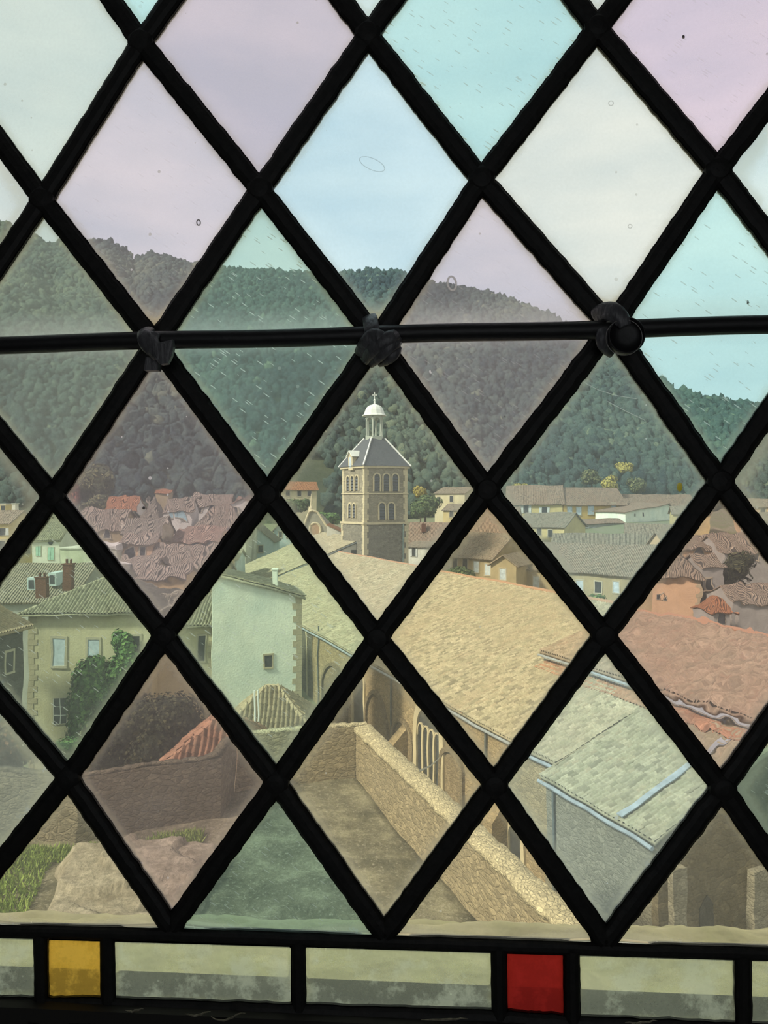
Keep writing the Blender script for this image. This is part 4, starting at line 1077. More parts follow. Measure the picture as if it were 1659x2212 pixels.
# end wall details: ledge, niche, pilaster strips
ew = lambda p, z, d=0: ch(77.35 + d, p, z)
mb = MB(); mb.box(ew(9.5, -24), CU * .35, -CN * .8, UP * 8.4); mb.box(ew(13.9, -24), CU * .3, -CN * .7, UP * 9.4); mb.box(ew(6.0, -24), CU * .35, -CN * .8, UP * 9.6); build('buttress', mb, S_annex, church)
mb = MB(); mb.ext([ew(12.2, -19), ew(11.4, -19), ew(11.4, -16.6), ew(11.8, -16.1), ew(12.2, -16.6)], CU * .03); build('niche', mb, W_dark, church)

# higher roof at the far end of the nave
mb = cpoly([(-4.5, -24), (12.8, -24), (12.8, -12.5), (-4.0, -5.95), (-4.5, -6.2)], -20, -.5); build('far_nave_wall', mb, W_tan, church)
tiled('roof', [ch(-20.5, 13.3, -12.60), ch(.1, 13.3, -12.60), ch(.1, -4.0, -5.72), ch(-20.5, -4.0, -5.72)], T_tan, church, seg=4, seed=9)
mb = MB(); mb.ext([ch(0, -3.9, -5.95), ch(0, 13.2, -12.8), ch(0, 13.2, -13.15), ch(0, -3.9, -9.0)], CU * .12); build('verge_wall', mb, W_pale, church)
mb = MB(); mb.tube([ch(.2, -4.0, -5.75), ch(.2, 13.3, -12.63)], .12, 8); build('verge_board', mb, mat_pipe, church)
mb = MB(); mb.box(ch(.12, -2.9, -9.0), CU * .05, CN * .9, UP * 1.7); build('side_window', mb, mat_dark, church)

# ------------------------------------------------------------------ bell tower
TA = math.radians(29); TX = Vector((math.cos(TA), math.sin(TA), 0)); TY = Vector((-math.sin(TA), math.cos(TA), 0)); TO = Vector((-2.85, 104, 0)); TS = 7.2
def tp(u, v, z): return TO + TX * u + TY * v + UP * z
tower = thing('bell_tower', tp(3.6, 3.6, -20), 'square stone bell tower with a slate pyramid roof, lantern and white dome', 'tower')
def tbox(e, z0, z1):
    mb = MB(); mb.box(tp(-e, -e, z0), TX * (TS + 2 * e), TY * (TS + 2 * e), UP * (z1 - z0)); return mb
mb = tbox(0, -3.42, 5.0); build('belfry', mb, S_tower, tower)
build('shaft', tbox(.12, -20, -3.5), rubble('grey_tower_stone', (.27, .25, .20), 2.6, .35, .9, 1.5), tower)
build('string_course', tbox(.3, -3.6, -3.3), S_trim, tower); build('string_course', tbox(.16, .85, 1.02), S_trim, tower)
build('cornice', tbox(.3, 4.75, 5.05), S_trim, tower)
for (cu, cv) in ((0, 0), (TS, 0), (0, TS)):
    mb = MB()
    for k in range(30):
        z = -20 + k * .83
        if z + .4 > 4.7: break
        e = .17 if z < -3.5 else .05
        for (ww, dd) in ((.75, .5), (.5, .75)) if k % 2 else ((.5, .75), (.75, .5)):
            uu = -e if cu == 0 else TS + e - ww; vv = -e if cv == 0 else TS + e - dd
            mb.box(tp(uu, vv, z), TX * ww, TY * dd, UP * .4); z += .415
    build('corner_stones', mb, S_trim, tower)
def t_arch(face, c, w_, z0, z1, nl):
    """an arched opening with slatted louvres on the right ('r') or left ('l') face"""
    if face == 'r': O = lambda a, d, z: tp(a, -d, z)
    else: O = lambda a, d, z: tp(-d, a, z)
    def outline(hw, top): 
        pts = [(c - hw, z0), (c - hw, top - hw)]
        for k in range(1, 9): a = math.pi * k / 9; pts.append((c - hw * math.cos(a), top - hw + hw * math.sin(a)))
        return pts + [(c + hw, top - hw), (c + hw, z0)]
    hw = w_ / 2; a = outline(hw, z1); b = outline(hw + .2, z1 + .2); mb = MB(); dn = O(0, .16, 0) - O(0, 0, 0)
    for i in range(len(a) - 1):
        mb.ext([O(a[i][0], 0, a[i][1]), O(a[i + 1][0], 0, a[i + 1][1]), O(b[i + 1][0], 0, b[i + 1][1]), O(b[i][0], 0, b[i][1])], dn)
    w0 = build('louvre_window', mb, S_trim, tower)
    mb = MB(); mb.ext([O(x, 0, z) for x, z in a], dn * .2); build('opening', mb, mat_dark, w0)
    mb = MB()
    for k in range(nl):
        z = lerp(z0 + .12, z1 - hw * .6, k / nl)
        mb.ext([O(c - hw, .03, z + .22), O(c - hw, .15, z), O(c - hw, .15, z + .05), O(c - hw, .03, z + .27)], O(c + hw, 0, 0) - O(c - hw, 0, 0))
    build('louvres', mb, slate, w0)
for c in (2.05, 3.6, 5.1): t_arch('r', c, .92, 1.25, 3.85, 5)
for c in (2.9, 4.45): t_arch('r', c, .92, -2.95, -.45, 5)
for c in (2.3, 3.75, 5.15): t_arch('l', c, .85, 1.35, 3.6, 4)
for c in (3.2, 4.6): t_arch('l', c, .8, -2.75, -.6, 4)
zE = 5.05; e = .45; pc = [tp(-e, -e, zE), tp(TS + e, -e, zE), tp(TS + e, TS + e, zE), tp(-e, TS + e, zE)]
h6 = 1.15; tpz = 9.3; pt = [tp(3.6 - h6, 3.6 - h6, tpz), tp(3.6 + h6, 3.6 - h6, tpz), tp(3.6 + h6, 3.6 + h6, tpz), tp(3.6 - h6, 3.6 + h6, tpz)]
mb = MB(); mb.v = pc + pt; mb.uv = []
for i in range(4): j = (i + 1) % 4; mb.face((i, j, 4 + j, 4 + i))
mb.face((3, 2, 1, 0)); mb.face((4, 5, 6, 7)); build('slate_roof', mb, slate, tower)
mb = MB()
for i in range(4): mb.tube([pc[i] + UP * .05, pt[i] + UP * .05], .13, 6)
build('hip_flashing', mb, mat_white, tower, label='white metal hip strips')
LC = tp(3.6, 3.6, 0); lan = thing('lantern', LC, None, None); lan.parent = tower; lan.location = LC - tower.location
mat_lan = plaster('lantern_stone', (.46, .50, .42), .25)
def hexring(r, ph=.35): return [LC + Vector((math.cos(ph + k * math.pi / 3) * r, math.sin(ph + k * math.pi / 3) * r, 0)) for k in range(6)]
mb = MB(); mb.ext([p + UP * 9.1 for p in hexring(1.45)], UP * .55); build('lantern_base', mb, mat_lan, lan)
for p in hexring(1.22):
    mb = MB(); mb.lathe(p + UP * 9.6, UP, [(.2, 0), (.2, .15), (.15, .2), (.14, 2.5), (.2, 2.6), (.2, 2.75)], 10); build('column', mb, mat_lan, lan)
hr = hexring(1.22); mb = MB()
for k in range(6):
    a, b = hr[k], hr[(k + 1) % 6]; n_ = 8; d = b - a
    outn = ((a + b) / 2 - LC).normalized() * .22
    for i in range(n_):
        t0_, t1_ = i / n_, (i + 1) / n_; z0_ = 12.35 - .55 * (abs(2 * (t0_ + t1_) / 2 - 1)) ** 2.2
        mb.ext([a + d * t0_ + UP * z0_ - outn / 2, a + d * t1_ + UP * z0_ - outn / 2, a + d * t1_ + UP * 12.75 - outn / 2, a + d * t0_ + UP * 12.75 - outn / 2], outn)
build('arcade', mb, mat_lan, lan)
mdome = plaster('white_lead_dome', (.78, .80, .74), .15)
prof = [(1.85, 12.7), (1.82, 12.82), (1.6, 12.95), (1.48, 13.3), (1.36, 13.7), (1.12, 14.1), (.75, 14.38), (.3, 14.52), (.16, 14.6), (.12, 15.0), (.2, 15.15), (.08, 15.3)]
mb = MB(); mb.lathe(LC, UP, prof, 12); build('dome', mb, mdome, lan)
mb = MB(); mb.box(LC + Vector((-.05, -.05, 15.25)), (.1, 0, 0), (0, .1, 0), (0, 0, 1.1)); mb.box(LC + Vector((-.35, -.05, 15.85)), (.7, 0, 0), (0, .1, 0), (0, 0, .1)); build('cross', mb, mdome, lan)
dm = MB(); dm.ext([tp(-.35, 3.1, 4.5), tp(-.35, 4.5, 4.5), tp(-.35, 4.5, 6.5), tp(-.35, 3.8, 7.2), tp(-.35, 3.1, 6.5)], TX * 2.2); dorm = build('dormer', dm, S_trim, tower)
mb = MB(); mb.ext([tp(-.6, 2.9, 6.4), tp(-.6, 3.8, 7.25), tp(-.6, 3.8, 7.4), tp(-.6, 2.75, 6.5)], TX * 2.5); mb.ext([tp(-.6, 4.7, 6.4), tp(-.6, 3.8, 7.25), tp(-.6, 3.8, 7.4), tp(-.6, 4.85, 6.5)], TX * 2.5); build('dormer_roof', mb, mdome, dorm)
mb = MB(); mb.box(tp(-.4, 3.45, 4.9), TX * .05, TY * .7, UP * 1.5); build('dormer_opening', mb, mat_curtain, dorm)
mb = MB(); mb.tube([tp(6.35, -.25, -3.5), tp(6.35, -.25, -20)], .11, 8); build('downpipe', mb, plain('green_grey_pipe', (.22, .28, .25), .6), tower)

# ------------------------------------------------------------------ houses, near to far
H = house
# left foreground
cream, qq, zt_, Lw_ = H('cream house with a hipped tiled roof, two pale curtained windows and ivy at the left', (62, 52), (330, 52.3), 1320, -21, 9.4, W_cream, 'hip', T_green, 2.0, .55, tiles='near', quoin='l',
  wins=[(128, 1409, .85, 1.95, 'sc'), (201, 1406, .8, 1.6, 'sc'), (130, 1536, .95, 1.75, 'b'), (292, 1402, .7, 2.0, 's')])
H('lower wing with a tiled roof between the cream house and the white house', (332, 54), (468, 54), 1347, -21, 7, W_cream, 'par', T_green, 1.7, .45, tiles='near', quoin='r', wins=[(436, 1400, .5, 1.9, 's')])
wh, wq_, wz, wl_ = H('tall white rendered house with one small window, beside the church', (458, 47.2), (650, 48.6), 1296, -21, 5, W_white, 'perp', T_green, 1.72, .25, r=0.0, tiles='near', quoin='r',
  wins=[(580, 1427, .5, .8, 's')], ml={'sur': mat_quoin})
chimney(wh, wq_(4.2, 1.0, -6.7), .34, .5, 1.9, W_white, cap=False, label='slender chimney stack')
lean, *_ = H('low stone tiled outbuilding with a pointed roof below the white house', (486, 36), (668, 36), 1578, -21, 3.6, S_wall, 'hip', T_pale, 1.7, .3, tiles='near')
mb = MB(); mb.tube([P(549, 1490, 35.0), P(549, 1585, 35.0)], .045, 6); mb.tube([P(557, 1490, 35.0), P(557, 1585, 35.0)], .045, 6)
build('vent_pipe', mb, mat_white, lean, label='pair of thin white pipes')
H('orange tiled roof building just behind the terrace wall', (348, 27.5), (560, 27.5), 1668, -21, 4.2, S_wall, 'hip', T_redn, 1.6, .3, tiles='near')
H('dark stone house with a pale lichened roof at the left edge', (-240, 37.5), (50, 47), 1420, -22, 7, W_dark, 'par', T_pale, 1.7, .4, tiles='near', wins=[(20, 1430, .6, 1.2, 's')])
gh, gq, gzt, gl = H('grey roofed house with two brick chimneys behind the cream house', (-40, 62), (152, 62), 1296, -20, 10, W_grey, 'par', T_grey, 2.7, .4)
chimney(gh, P(91, 1292, 60.9), .9, .7, 1.75, mat_brick, label='shorter red brick chimney'); chimney(gh, P(149, 1276, 61.5), .82, .7, 2.3, mat_brick, label='taller red brick chimney')
for (px, py) in ((72, 1262), (118, 1250)):
    c = P(px, py, 63.5); mb = MB(); mb.box(c - Vector((.35, .4, .6)), (.7, 0, 0), (0, 2.2, .0), (0, 0, 1.2)); dr_ = build('dormer', mb, W_blue, gh)
    mb = MB(); mb.box(c - Vector((.22, .43, .4)), (.44, 0, 0), (0, .04, 0), (0, 0, .8)); build('dormer_window', mb, mat_dark, dr_)
H('rough pale walled building with a flat top behind the brick chimneys', (131, 80), (250, 80), 1186, -20, 6, plaster('rough_pale_wall', (.66, .66, .50), .4, (.36, .40, .26), .9, .9), 'flat', W_pale)
H('plain cream block right behind the hipped roof', (156, 70), (262, 70), 1226, -20, 5, W_pale, 'flat', W_pale, wins=[(192, 1250, .3, .3, '')])
ocu, oq, oz, ol = H('white house with a round window and pale green shutters', (70, 88), (130, 88), 1166, -20, 9, W_pale, 'par', T_green, 3.1, .3, tiles='mid', wins=[(111, 1196, .8, 1.5, 'o'), (84, 1190, .6, 1.2, 'o')], ml={'shut': mat_teal})
mb = MB(); mb.lathe(P(110, 1172, 87.98), Vector((0, -1, 0)), [(.33, 0), (.33, .05), (.24, .06), (.23, .02)], 20); build('round_window', mb, mat_dark, ocu)
H('yellow house with a brown roof at the far left edge', (-60, 96), (18, 96), 1130, -20, 8, W_yellow, 'par', T_far, 1.6, .3, wins=[(5, 1180, .8, 1.4, 's'), (5, 1150, .8, 1.0, 'h')])
H('small square turret house above the brown roof at the far left', (-14, 120), (12, 120), 1089, -16, 3, W_yellow, 'flat', W_pale, wins=[(6, 1097, .7, .8, '')])
H('white narrow chimney house at the upper left', (26, 118), (34, 118), 1089, -16, 1.2, W_pale, 'flat', W_white)
H('grey brown roof sloping at the left, beside the round windowed house', (14, 100), (84, 100), 1165, -20, 9, W_yellow, 'par', T_grey, 3.4, .3, wins=[(60, 1185, .8, 1.4, 's')])
# jumble seen through the mauve pane
H('cream cottage with a salmon roof at the foot of the wooded hill', (226, 135), (292, 135), 1097, -16, 4.96, W_pale, 'par', T_org, 1.9, .3, wins=[(240, 1107, .7, 1.0, ''), (265, 1107, .7, 1.0, '')])
H('house with a pointed grey roof left of the teal shuttered house', (292, 128), (346, 128), 1118, -18, 4.96, W_tan, 'hip', T_grey, 3.6, .3, wins=[(304, 1132, .7, 1.2, 's'), (330, 1132, .7, 1.2, 's')])
H('tiny orange roofed cabin at the edge of the woods', (332, 160), (366, 160), 1064, -14, 3.1, W_tan, 'par', T_org, 1.0, .2)
H('white house with pale teal shutters in the middle of the jumble', (356, 122), (412, 122), 1104, -18, 4.96, W_pale, 'par', T_far, 2.4, .3, wins=[(372, 1116, .9, 1.3, 'o'), (392, 1114, 1.2, 1.4, 'o')], ml={'shut': plain('teal_shutter', (.30, .45, .46), .7)})
H('long white house with a brown roof under the trees, left of the bell tower', (412, 138), (500, 138), 1092, -16, 4.96, W_pale, 'par', T_far, 2.0, .3, wins=[(430, 1100, .8, 1.1, 's'), (455, 1100, .8, 1.1, 's'), (480, 1100, .8, 1.1, 's')])
H('pale gabled house at the right of the jumble', (498, 128), (548, 128), 1092, -16, 4.96, W_pale, 'perp', T_pink, 1.6, .3, wins=[(512, 1104, .8, 1.1, 's'), (533, 1104, .8, 1.1, 's')])
H('house with a wide hipped brown roof and white front', (424, 122), (530, 122), 1134, -18, 5.58, W_pale, 'hip', T_far, 3.2, .4, wins=[(456, 1150, .9, 1.4, 's'), (482, 1150, .8, 1.4, ''), (512, 1148, .9, 1.4, 's')])
H('ochre house with a faded reddish roof', (372, 100), (470, 98), 1168, -19, 4.96, W_peach, 'par', T_pink, 2.0, .3, wins=[(400, 1180, .8, 1.2, 's'), (425, 1180, .8, 1.2, 's'), (448, 1182, .7, 1.2, 's')])
H('row house with a mauve brown roof at the left of the jumble', (176, 104), (262, 104), 1140, -19, 5.58, W_tan, 'par', T_far, 2.8, .3, wins=[(200, 1156, .8, 1.3, 's'), (230, 1156, .8, 1.3, 's')])
H('small house with a brown roof and cream front in the middle left', (262, 98), (352, 98), 1150, -19, 4.96, W_cream, 'par', T_grey, 1.8, .3, wins=[(285, 1160, .7, 1.1, 's'), (318, 1160, .7, 1.1, 's')])
H('tall peach house front with a deep brown roof', (262, 82), (330, 82), 1176, -20, 4.34, W_peach, 'par', T_far, 1.2, .35, wins=[(280, 1198, .7, 1.2, 's'), (306, 1196, .7, 1.2, 's'), (306, 1224, .6, 1.0, '')])
H('house with a broad tan roof edged in red below the jumble', (316, 80), (452, 78), 1232, -20, 5.58, W_tan, 'par', T_far, 2.7, .35)
H('bright ochre rubble house above the lower point of the mauve pane', (312, 66), (404, 66), 1246, -20, 3.1, plaster('ochre_rubble', (.62, .46, .22), .45, (.42, .30, .15), 1.2, .8), 'par', T_far, .9, .3, wins=[(335, 1275, .6, .9, 's')])
H('narrow house with a low tiled roof left of the ochre rubble house', (236, 72), (312, 70), 1240, -20, 4.34, W_tan, 'par', T_far, 1.6, .3, wins=[(268, 1256, .6, 1, 's')])
# behind the church roof on the left
H('bluish white house half hidden behind the lichened church roof', (500, 131), (590, 131), 1168, -19, 8, W_blue, 'perp', T_grey, 3.0, .4, wins=[(530, 1186, .8, 1.2, 's'), (562, 1186, .8, 1.2, 's')])
H('white gable house directly behind, with a grey verge', (592, 142), (642, 142), 1144, -18, 8, W_blue, 'perp', T_grey, 2.4, .4, wins=[(606, 1154, .7, 1.2, 's'), (624, 1156, .7, 1.2, '')])
H('low pale building beside the lichened roof', (462, 103), (512, 103), 1206, -19, 6, W_blue, 'par', T_green, 1.2, .3, wins=[(498, 1220, .6, 1.1, 's')])
H('hillside house with a bright orange roof left of the bell tower', (606, 160), (684, 162), 1057, -9, 6, W_cream, 'par', T_org, 1.7, .4, wins=[(622, 1066, .8, 1.1, 's'), (646, 1066, .8, 1.1, 's'), (668, 1066, .8, 1.1, 's')])
# baroque gable with a spike and a round niche
bg_ = thing('chapel', P(684, 1240, 124), 'small chapel front with curved gable, round niche and spiked finial left of the tower', 'chapel')
pr = [(650, 1240), (650, 1150), (656, 1138), (662, 1120), (667, 1106), (674, 1102), (686, 1106), (694, 1118), (704, 1134), (722, 1150), (722, 1240)]
mb = MB(); mb.ext([P(x, y, 124) for x, y in pr], (0, .8, 0)); build('gable_wall', mb, plaster('grey_chapel', (.34, .33, .26), .4), bg_)
mb = MB()
for (x0, y0), (x1, y1) in zip(pr[1:-1], pr[2:-1]): mb.tube([P(x0, y0, 123.9), P(x1, y1, 123.9)], .2, 6)
build('gable_coping', mb, S_trim, bg_)
mb = MB(); mb.lathe(P(672, 1104, 124.4), UP, [(.5, 0), (.45, .5), (.2, .9), (.12, 2.2), (.04, 3.0)], 10); build('finial', mb, S_trim, bg_)
mb = MB(); c = P(681, 1144, 123.9)
mb.tube([c + Vector((.95 * math.cos(k * math.pi / 12), 0, 1.15 * math.sin(k * math.pi / 12))) for k in range(25)], .2, 6, cap=False); build('niche_ring', mb, S_trim, bg_)
mb = MB(); mb.ext([c + Vector((.85 * math.cos(k * math.pi / 12), -.05, 1.05 * math.sin(k * math.pi / 12))) for k in range(24)], (0, .1, 0)); build('niche_panel', mb, plaster('niche_paint', (.45, .30, .18), .3), bg_)
mb = MB(); mb.ext([P(652, 1148, 124.8), P(720, 1148, 124.8), P(686, 1112, 124.8)], (0, 9, 0)); build('roof', mb, T_grey, bg_)
H('little red roof tucked between the chapel and the tower', (706, 118), (736, 118), 1146, -18, 6, W_pale, 'perp', T_org, 1.0, .2, r=0.0)
# right of the tower
H('white house with a shuttered window at the right foot of the bell tower', (878, 120), (936, 117), 1180, -19, 6, W_pale, 'par', T_far, .7, .3, wins=[(895, 1192, .7, 1.6, 'h')])
pk_, *_ = H('house with a faded pink roof right behind the white house', (872, 131), (966, 128), 1172, -18, 7, W_cream, 'par', T_pink, 3.6, .3)
mb = MB(); mb.box(P(911, 1150, 131), (.8, 0, 0), (0, .8, 0), (0, 0, 1.6)); build('chimney', mb, mat_brick, pk_)
H('cream house with a low brown roof right of the tower, below the woods', (940, 160), (1004, 156), 1066, -12, 9, W_cream, 'par', T_far, 1.4, .3, wins=[(948, 1080, .8, 1.3, ''), (975, 1078, .8, 1.3, 's')])
H('small yellow house below the cream house near the woods', (958, 146), (1006, 144), 1102, -14, 7, W_yellow, 'par', T_far, 1.2, .3, wins=[(975, 1110, .8, 1.2, 's')])
H('dull pink roof above the gabled manor, upper row', (1000, 140), (1120, 137), 1128, -14, 7, W_tan, 'par', T_pink, 3.0, .3, wins=[(1085, 1136, .8, 1.1, 's')])
H('faded red roof above the gabled manor, lower row', (985, 129), (1140, 125), 1168, -16, 7, W_pale, 'par', T_pink, 3.1, .3, wins=[(1120, 1164, .8, .8, '')])
H('manor house left half with tan walls and tall windows', (976, 116), (1062, 111), 1200, -20, 12, W_tan, 'par', T_far, 3.6, .5,
  wins=[(983, 1216, .9, 1.6, 's'), (1005, 1218, .9, 1.6, 's'), (1028, 1224, .9, 1.7, 'sc'), (1053, 1231, 1.0, 1.7, 'scb'), (1052, 1266, .8, .9, 's')])
H('projecting gabled bay of the manor with a pale roof edge', (1060, 106), (1116, 104), 1217, -20, 8, W_tan, 'perp', T_far, 1.35, .45,
  wins=[(1086, 1241, 1.0, 1.7, 'sc'), (1087, 1279, .85, .9, 's')])
H('manor house right half stretching behind the nave ridge', (1116, 109), (1420, 97.5), 1226, -20, 13, W_tan, 'par', T_far, 3.6, .5,
  wins=[(1130, 1250, .95, 1.6, 'sc'), (1158, 1258, .95, 1.6, 'sc'), (1131, 1290, .8, .9, 's'), (1160, 1299, .8, .9, 's'), (1191, 1308, .8, .9, 's'), (1252, 1268, .9, 1.7, 'sc'), (1290, 1270, .9, 1.7, 's'), (1330, 1270, .9, 1.7, 'sc')])
H('white corner block left of the round green bush', (944, 118), (976, 116), 1190, -20, 6, W_pale, 'flat', W_pale)
H('ochre town building left part with a brown roof', (1100, 176), (1215, 174), 1086, -14, 9, W_yellow, 'par', T_pink, 4.2, .6,
  wins=[(1118, 1100, 1.1, 1.9, 'h'), (1138, 1100, 1.1, 1.9, 'h'), (1175, 1104, 1.2, 2.0, 'h')])
H('ochre town building right part with two rows of white windows', (1217, 174), (1350, 177), 1088, -14, 9, W_ochre, 'par', T_pink, 3.8, .6,
  wins=[(1230, 1104, 1.2, 1.9, 'sc'), (1250, 1104, 1.2, 1.9, 'sc'), (1275, 1102, 1.4, 2.2, 'sc'), (1325, 1095, 1.2, 1.7, 'sc'), (1216 + 8, 1126, .9, 1.5, 'sc'), (1240, 1126, .9, 1.5, 'sc'), (1290, 1118, .9, 1.7, 'sc'), (1311, 1116, .9, 1.7, 'sc')])
H('farther ochre house at the right end of the ochre row', (1354, 190), (1400, 192), 1084, -12, 6, W_ochre, 'par', T_pink, 2.2, .5, wins=[(1360, 1096, 1, 1.5, 's')])
H('low house with a dark brown roof in front of the ochre building', (1118, 150), (1218, 142), 1134, -14, 8, W_yellow, 'par', T_grey, 2.6, .4, wins=[(1140, 1146, 1, 1.4, 's'), (1165, 1148, 1, 1.4, 's'), (1190, 1152, 1, 1.4, 's')])
H('long grey white street front below the ochre building', (1214, 158), (1346, 164), 1132, -16, 4, W_grey, 'par', T_pink, .9, .3,
  wins=[(1216 + i * 17, 1150, .8, 1.8, 's') for i in range(8)], ml={'sur': mat_white})
H('white gable ended house with a pale pink roof at the right', (1350, 166), (1462, 176), 1106, -14, 9, W_white, 'perp', T_pink, 2.2, .5, r=.8, wins=[(1372, 1112, .4, .6, ''), (1390, 1110, .4, .9, '')])
H('pinkish house behind the white gable with a little chimney', (1368, 195), (1500, 198), 1090, -12, 6, W_peach, 'par', T_pink, 2.8, .5, wins=[(1400, 1096, 1, 1.2, ''), (1440, 1096, 1, 1.2, '')])
H('cream house half hidden behind the lead at the far right of the pale green pane', (1454, 150), (1530, 148), 1108, -14, 9, W_yellow, 'par', T_far, 1.6, .4, wins=[(1476, 1118, .9, 1.3, 's'), (1500, 1118, .9, 1.3, 's')])
H('house with a dark mauve brown roof right of the street front', (1352, 146), (1470, 143), 1160, -16, 7, W_yellow, 'par', T_far, 2.6, .4)
H('broad flat grey brown roof in the middle distance at the right', (1196, 132), (1450, 126), 1180, -18, 8, W_grey, 'par', T_grey, 2.2, .4, wins=[(1300, 1190, .9, 1, 's'), (1260, 1190, .9, 1, 's')])
H('peach house with a brown hipped roof right of the nave ridge', (1408, 88), (1512, 86), 1240, -20, 9, W_peach, 'hip', T_far, 2.6, .5, wins=[(1425, 1290, .5, .7, '')], quoin='r')
H('narrow grey house adjoining the peach house', (1518, 88), (1562, 88), 1226, -20, 6, W_grey, 'par', T_far, 1.6, .3, wins=[(1530, 1262, .7, 1.3, 's')])
H('pink walled terrace house behind the peach house', (1440, 114), (1560, 114), 1184, -19, 8, W_peach, 'par', T_far, 2.2, .4, wins=[(1470, 1178 + 16, .8, 1.2, 's'), (1510, 1194, .8, 1.2, 's')])
H('tiny house with a rust roof below the dark round tree', (1538, 74), (1584, 74), 1320, -20, 4, W_grey, 'hip', T_org, 1.0, .25, wins=[(1556, 1334, .8, .8, '')])
H('pale gravel roofed building at the far right edge', (1590, 78), (1720, 78), 1300, -20, 8, W_grey, 'par', T_far, 1.5, .3)
H('sunlit peach house at the upper right edge', (1606, 150), (1700, 148), 1092, -14, 9, W_peach, 'par', T_far, 1.6, .4, wins=[(1620, 1102, .9, 1.3, 's'), (1646, 1102, .9, 1.3, 's')])
H('white balconied house at the right edge', (1620, 132), (1710, 130), 1124, -16, 8, W_pale, 'par', T_grey, 1.6, .4, wins=[(1638, 1142, .9, 1.8, 's'), (1656, 1142, .9, 1.8, 's')])
H('mauve roofed house between the right edge and the dark round tree', (1560, 110), (1700, 110), 1190, -19, 9, W_grey, 'par', T_far, 2.4, .4, wins=[(1600, 1204, .8, 1.3, 's'), (1640, 1204, .8, 1.3, 's')])

# ------------------------------------------------------------------ trees, bushes, ivy
def ivy(name, label, cat, spots, Y, mat, n, leaf, seed):
    blobs = [(tuple(P(px, py, Y)), (rx, .42, rz)) for px, py, rx, rz in spots]
    v, f, t = foliage_mesh(blobs, n, leaf, seed); c = P(spots[0][0], 1600, Y)
    root = thing(name, (c.x, c.y, -21), label, cat); np_mesh('foliage', v, f, mat, root, fattr=t)
    mb = MB(); mb.tube([(c.x, c.y + .3, -21), (c.x + .3, c.y + .25, -17), (c.x + .1, c.y + .2, -14)], [.14, .1, .06], 7); build('stem', mb, mat_bark, root)
ivy('climbing_ivy', 'thick green ivy climbing the front of the cream house', 'ivy',
    [(192, 1480, 1.3, 1.9), (172, 1525, 1.0, 1.6), (225, 1520, 1.3, 1.9), (205, 1440, .8, .8), (255, 1470, 1.1, 1.8), (272, 1410, .7, 1.5), (258, 1385, .45, .9), (180, 1575, 1.2, 1.3), (235, 1580, 1.3, 1.2), (285, 1440, .6, 1.5)], 51.7, M_ivy, 5200, .15, 3)
bush('bush', 'broad dark evergreen bush behind the terrace wall, left of the orange roof', 'bush', 312, 1590, 31, 2.45, 2.1, M_dkl, 7000, .075, -21, 5, dr=2.0, n=9)
bush('bush', 'low shrub at the foot of the cream house', 'bush', 150, 1625, 36, 1.3, .9, M_ivy, 1800, .09, -21, 8)
bush('bush', 'reddish brown shrub at the left edge below the dark stone house', 'bush', 22, 1600, 34, 1.5, 1.2, leafm('rusty_leaves', (.04, .04, .025), (.11, .10, .06), (.28, .14, .07), .7), 2200, .09, -22, 9)
bush('bush', 'grey green shrub at the far left behind the terrace wall', 'bush', -50, 1560, 36, 1.8, 1.7, M_leaf, 2200, .1, -22, 19)
bush('tree', 'round green bush in front of the manor, on the nave ridge line', 'tree', 996, 1248, 100, 2.3, 1.9, M_leaf, 2600, .16, -20, 10)
bush('tree', 'dark round tree beside the peach house at the right', 'tree', 1592, 1226, 90, 2.2, 2.6, M_dkl, 2600, .16, -20, 11)
bush('tree', 'dark green tree right of the round windowed house', 'tree', 150, 1158, 96, 1.5, 1.6, M_leaf, 1500, .15, -19, 12)
bush('tree', 'small dark cypress in the middle of the jumble of roofs', 'tree', 287, 1128, 118, .6, 2.2, M_dkl, 700, .15, -18, 13)
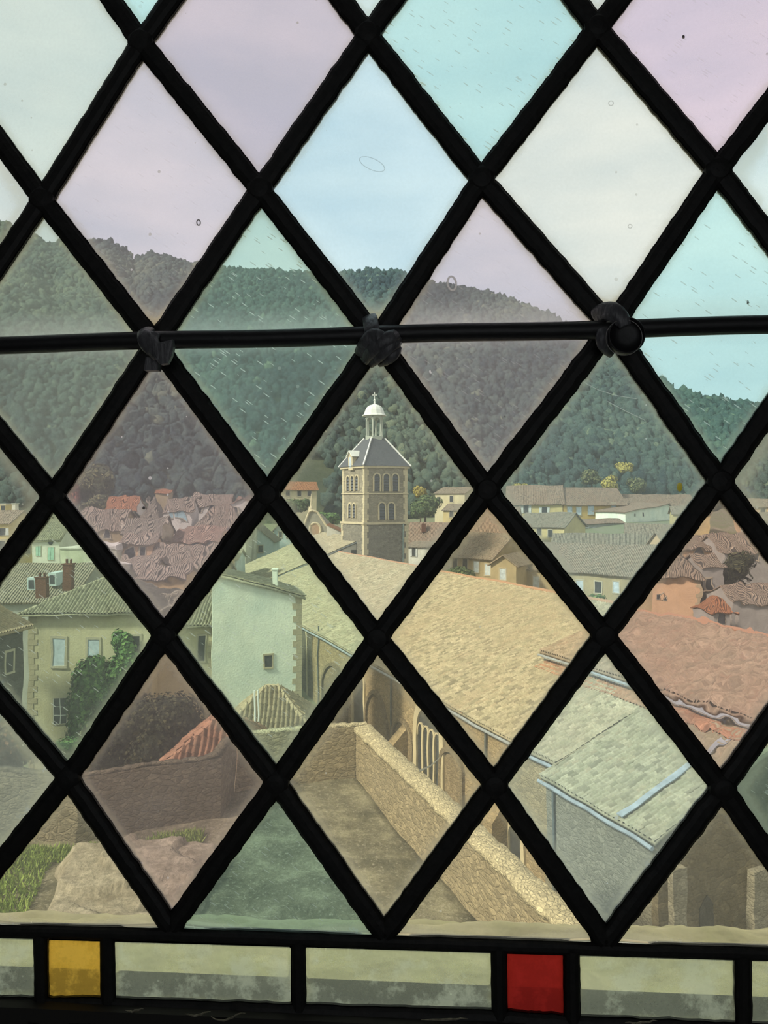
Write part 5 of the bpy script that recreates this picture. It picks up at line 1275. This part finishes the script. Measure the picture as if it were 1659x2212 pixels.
bush('tree', 'olive autumn tree above the left roofs', 'tree', 205, 1040, 150, 4.0, 3.6, M_leaf2, 3000, .3, -10, 14)
bush('tree', 'crimson autumn tree at the left corner of the mauve pane', 'tree', 166, 1068, 148, 2.2, 2.0, M_red, 1500, .25, -12, 15)
bush('tree', 'green tree between the crimson tree and the cottage', 'tree', 214, 1082, 146, 3.2, 1.8, M_leaf2, 2000, .25, -12, 16)
bush('tree', 'yellow tree high on the wooded slope at the left', 'tree', 322, 965, 210, 3.2, 2.6, M_yel, 1600, .3, None, 17, trunk=False)
bush('tree', 'smaller yellow tree farther up the left slope', 'tree', 320, 886, 245, 3.0, 1.2, M_yel, 900, .3, None, 18, trunk=False)
bush('tree', 'green tree just right of the bell tower', 'tree', 918, 1093, 150, 3.4, 2.6, M_leaf, 2400, .25, -12, 20)
bush('tree', 'yellow green sapling above the tree right of the tower', 'tree', 908, 1066, 165, 1.6, 1.8, M_yel, 900, .2, -8, 21)
bush('tree', 'pale green meadow tree between the chapel and the tower', 'tree', 706, 1120, 140, 3.4, 1.3, M_ivy, 1800, .22, -12, 22)
bush('tree', 'dark tree left of the chapel spike', 'tree', 636, 1092, 145, 3.6, 1.6, M_leaf, 1800, .22, -12, 23)
for i, (px, py, Y, r_, mt__, lb) in enumerate([(1318, 1046, 192, 2.6, M_yel, 'yellow green tree above the middle of the ochre roofs'), (1275, 1030, 200, 3.0, M_leaf2, 'olive tree above the left of the ochre roofs'),
        (1376, 1050, 205, 2.8, M_leaf2, 'olive tree behind the pinkish house with the little chimney'), (1122, 1062, 188, 2.6, M_yel, 'yellow tree at the left end of the ochre roofs'),
        (1348, 1012, 215, 2.6, M_yel, 'yellow tree standing highest above the ochre roofs'), (1410, 990, 230, 2.6, M_red, 'rust tinted tree on the right slope')]):
    bush('tree', lb, 'tree', px, py, Y, r_, r_ * .9, mt__, 1300, .26, ZZ(py, Y) - r_ * 2.4, 30 + i)
bush('tree', 'bright green garden tree in the gap behind the nave ridge at the right', 'tree', 1288, 1306, 96, 1.6, 1.2, M_ivy, 1500, .14, -20, 40)
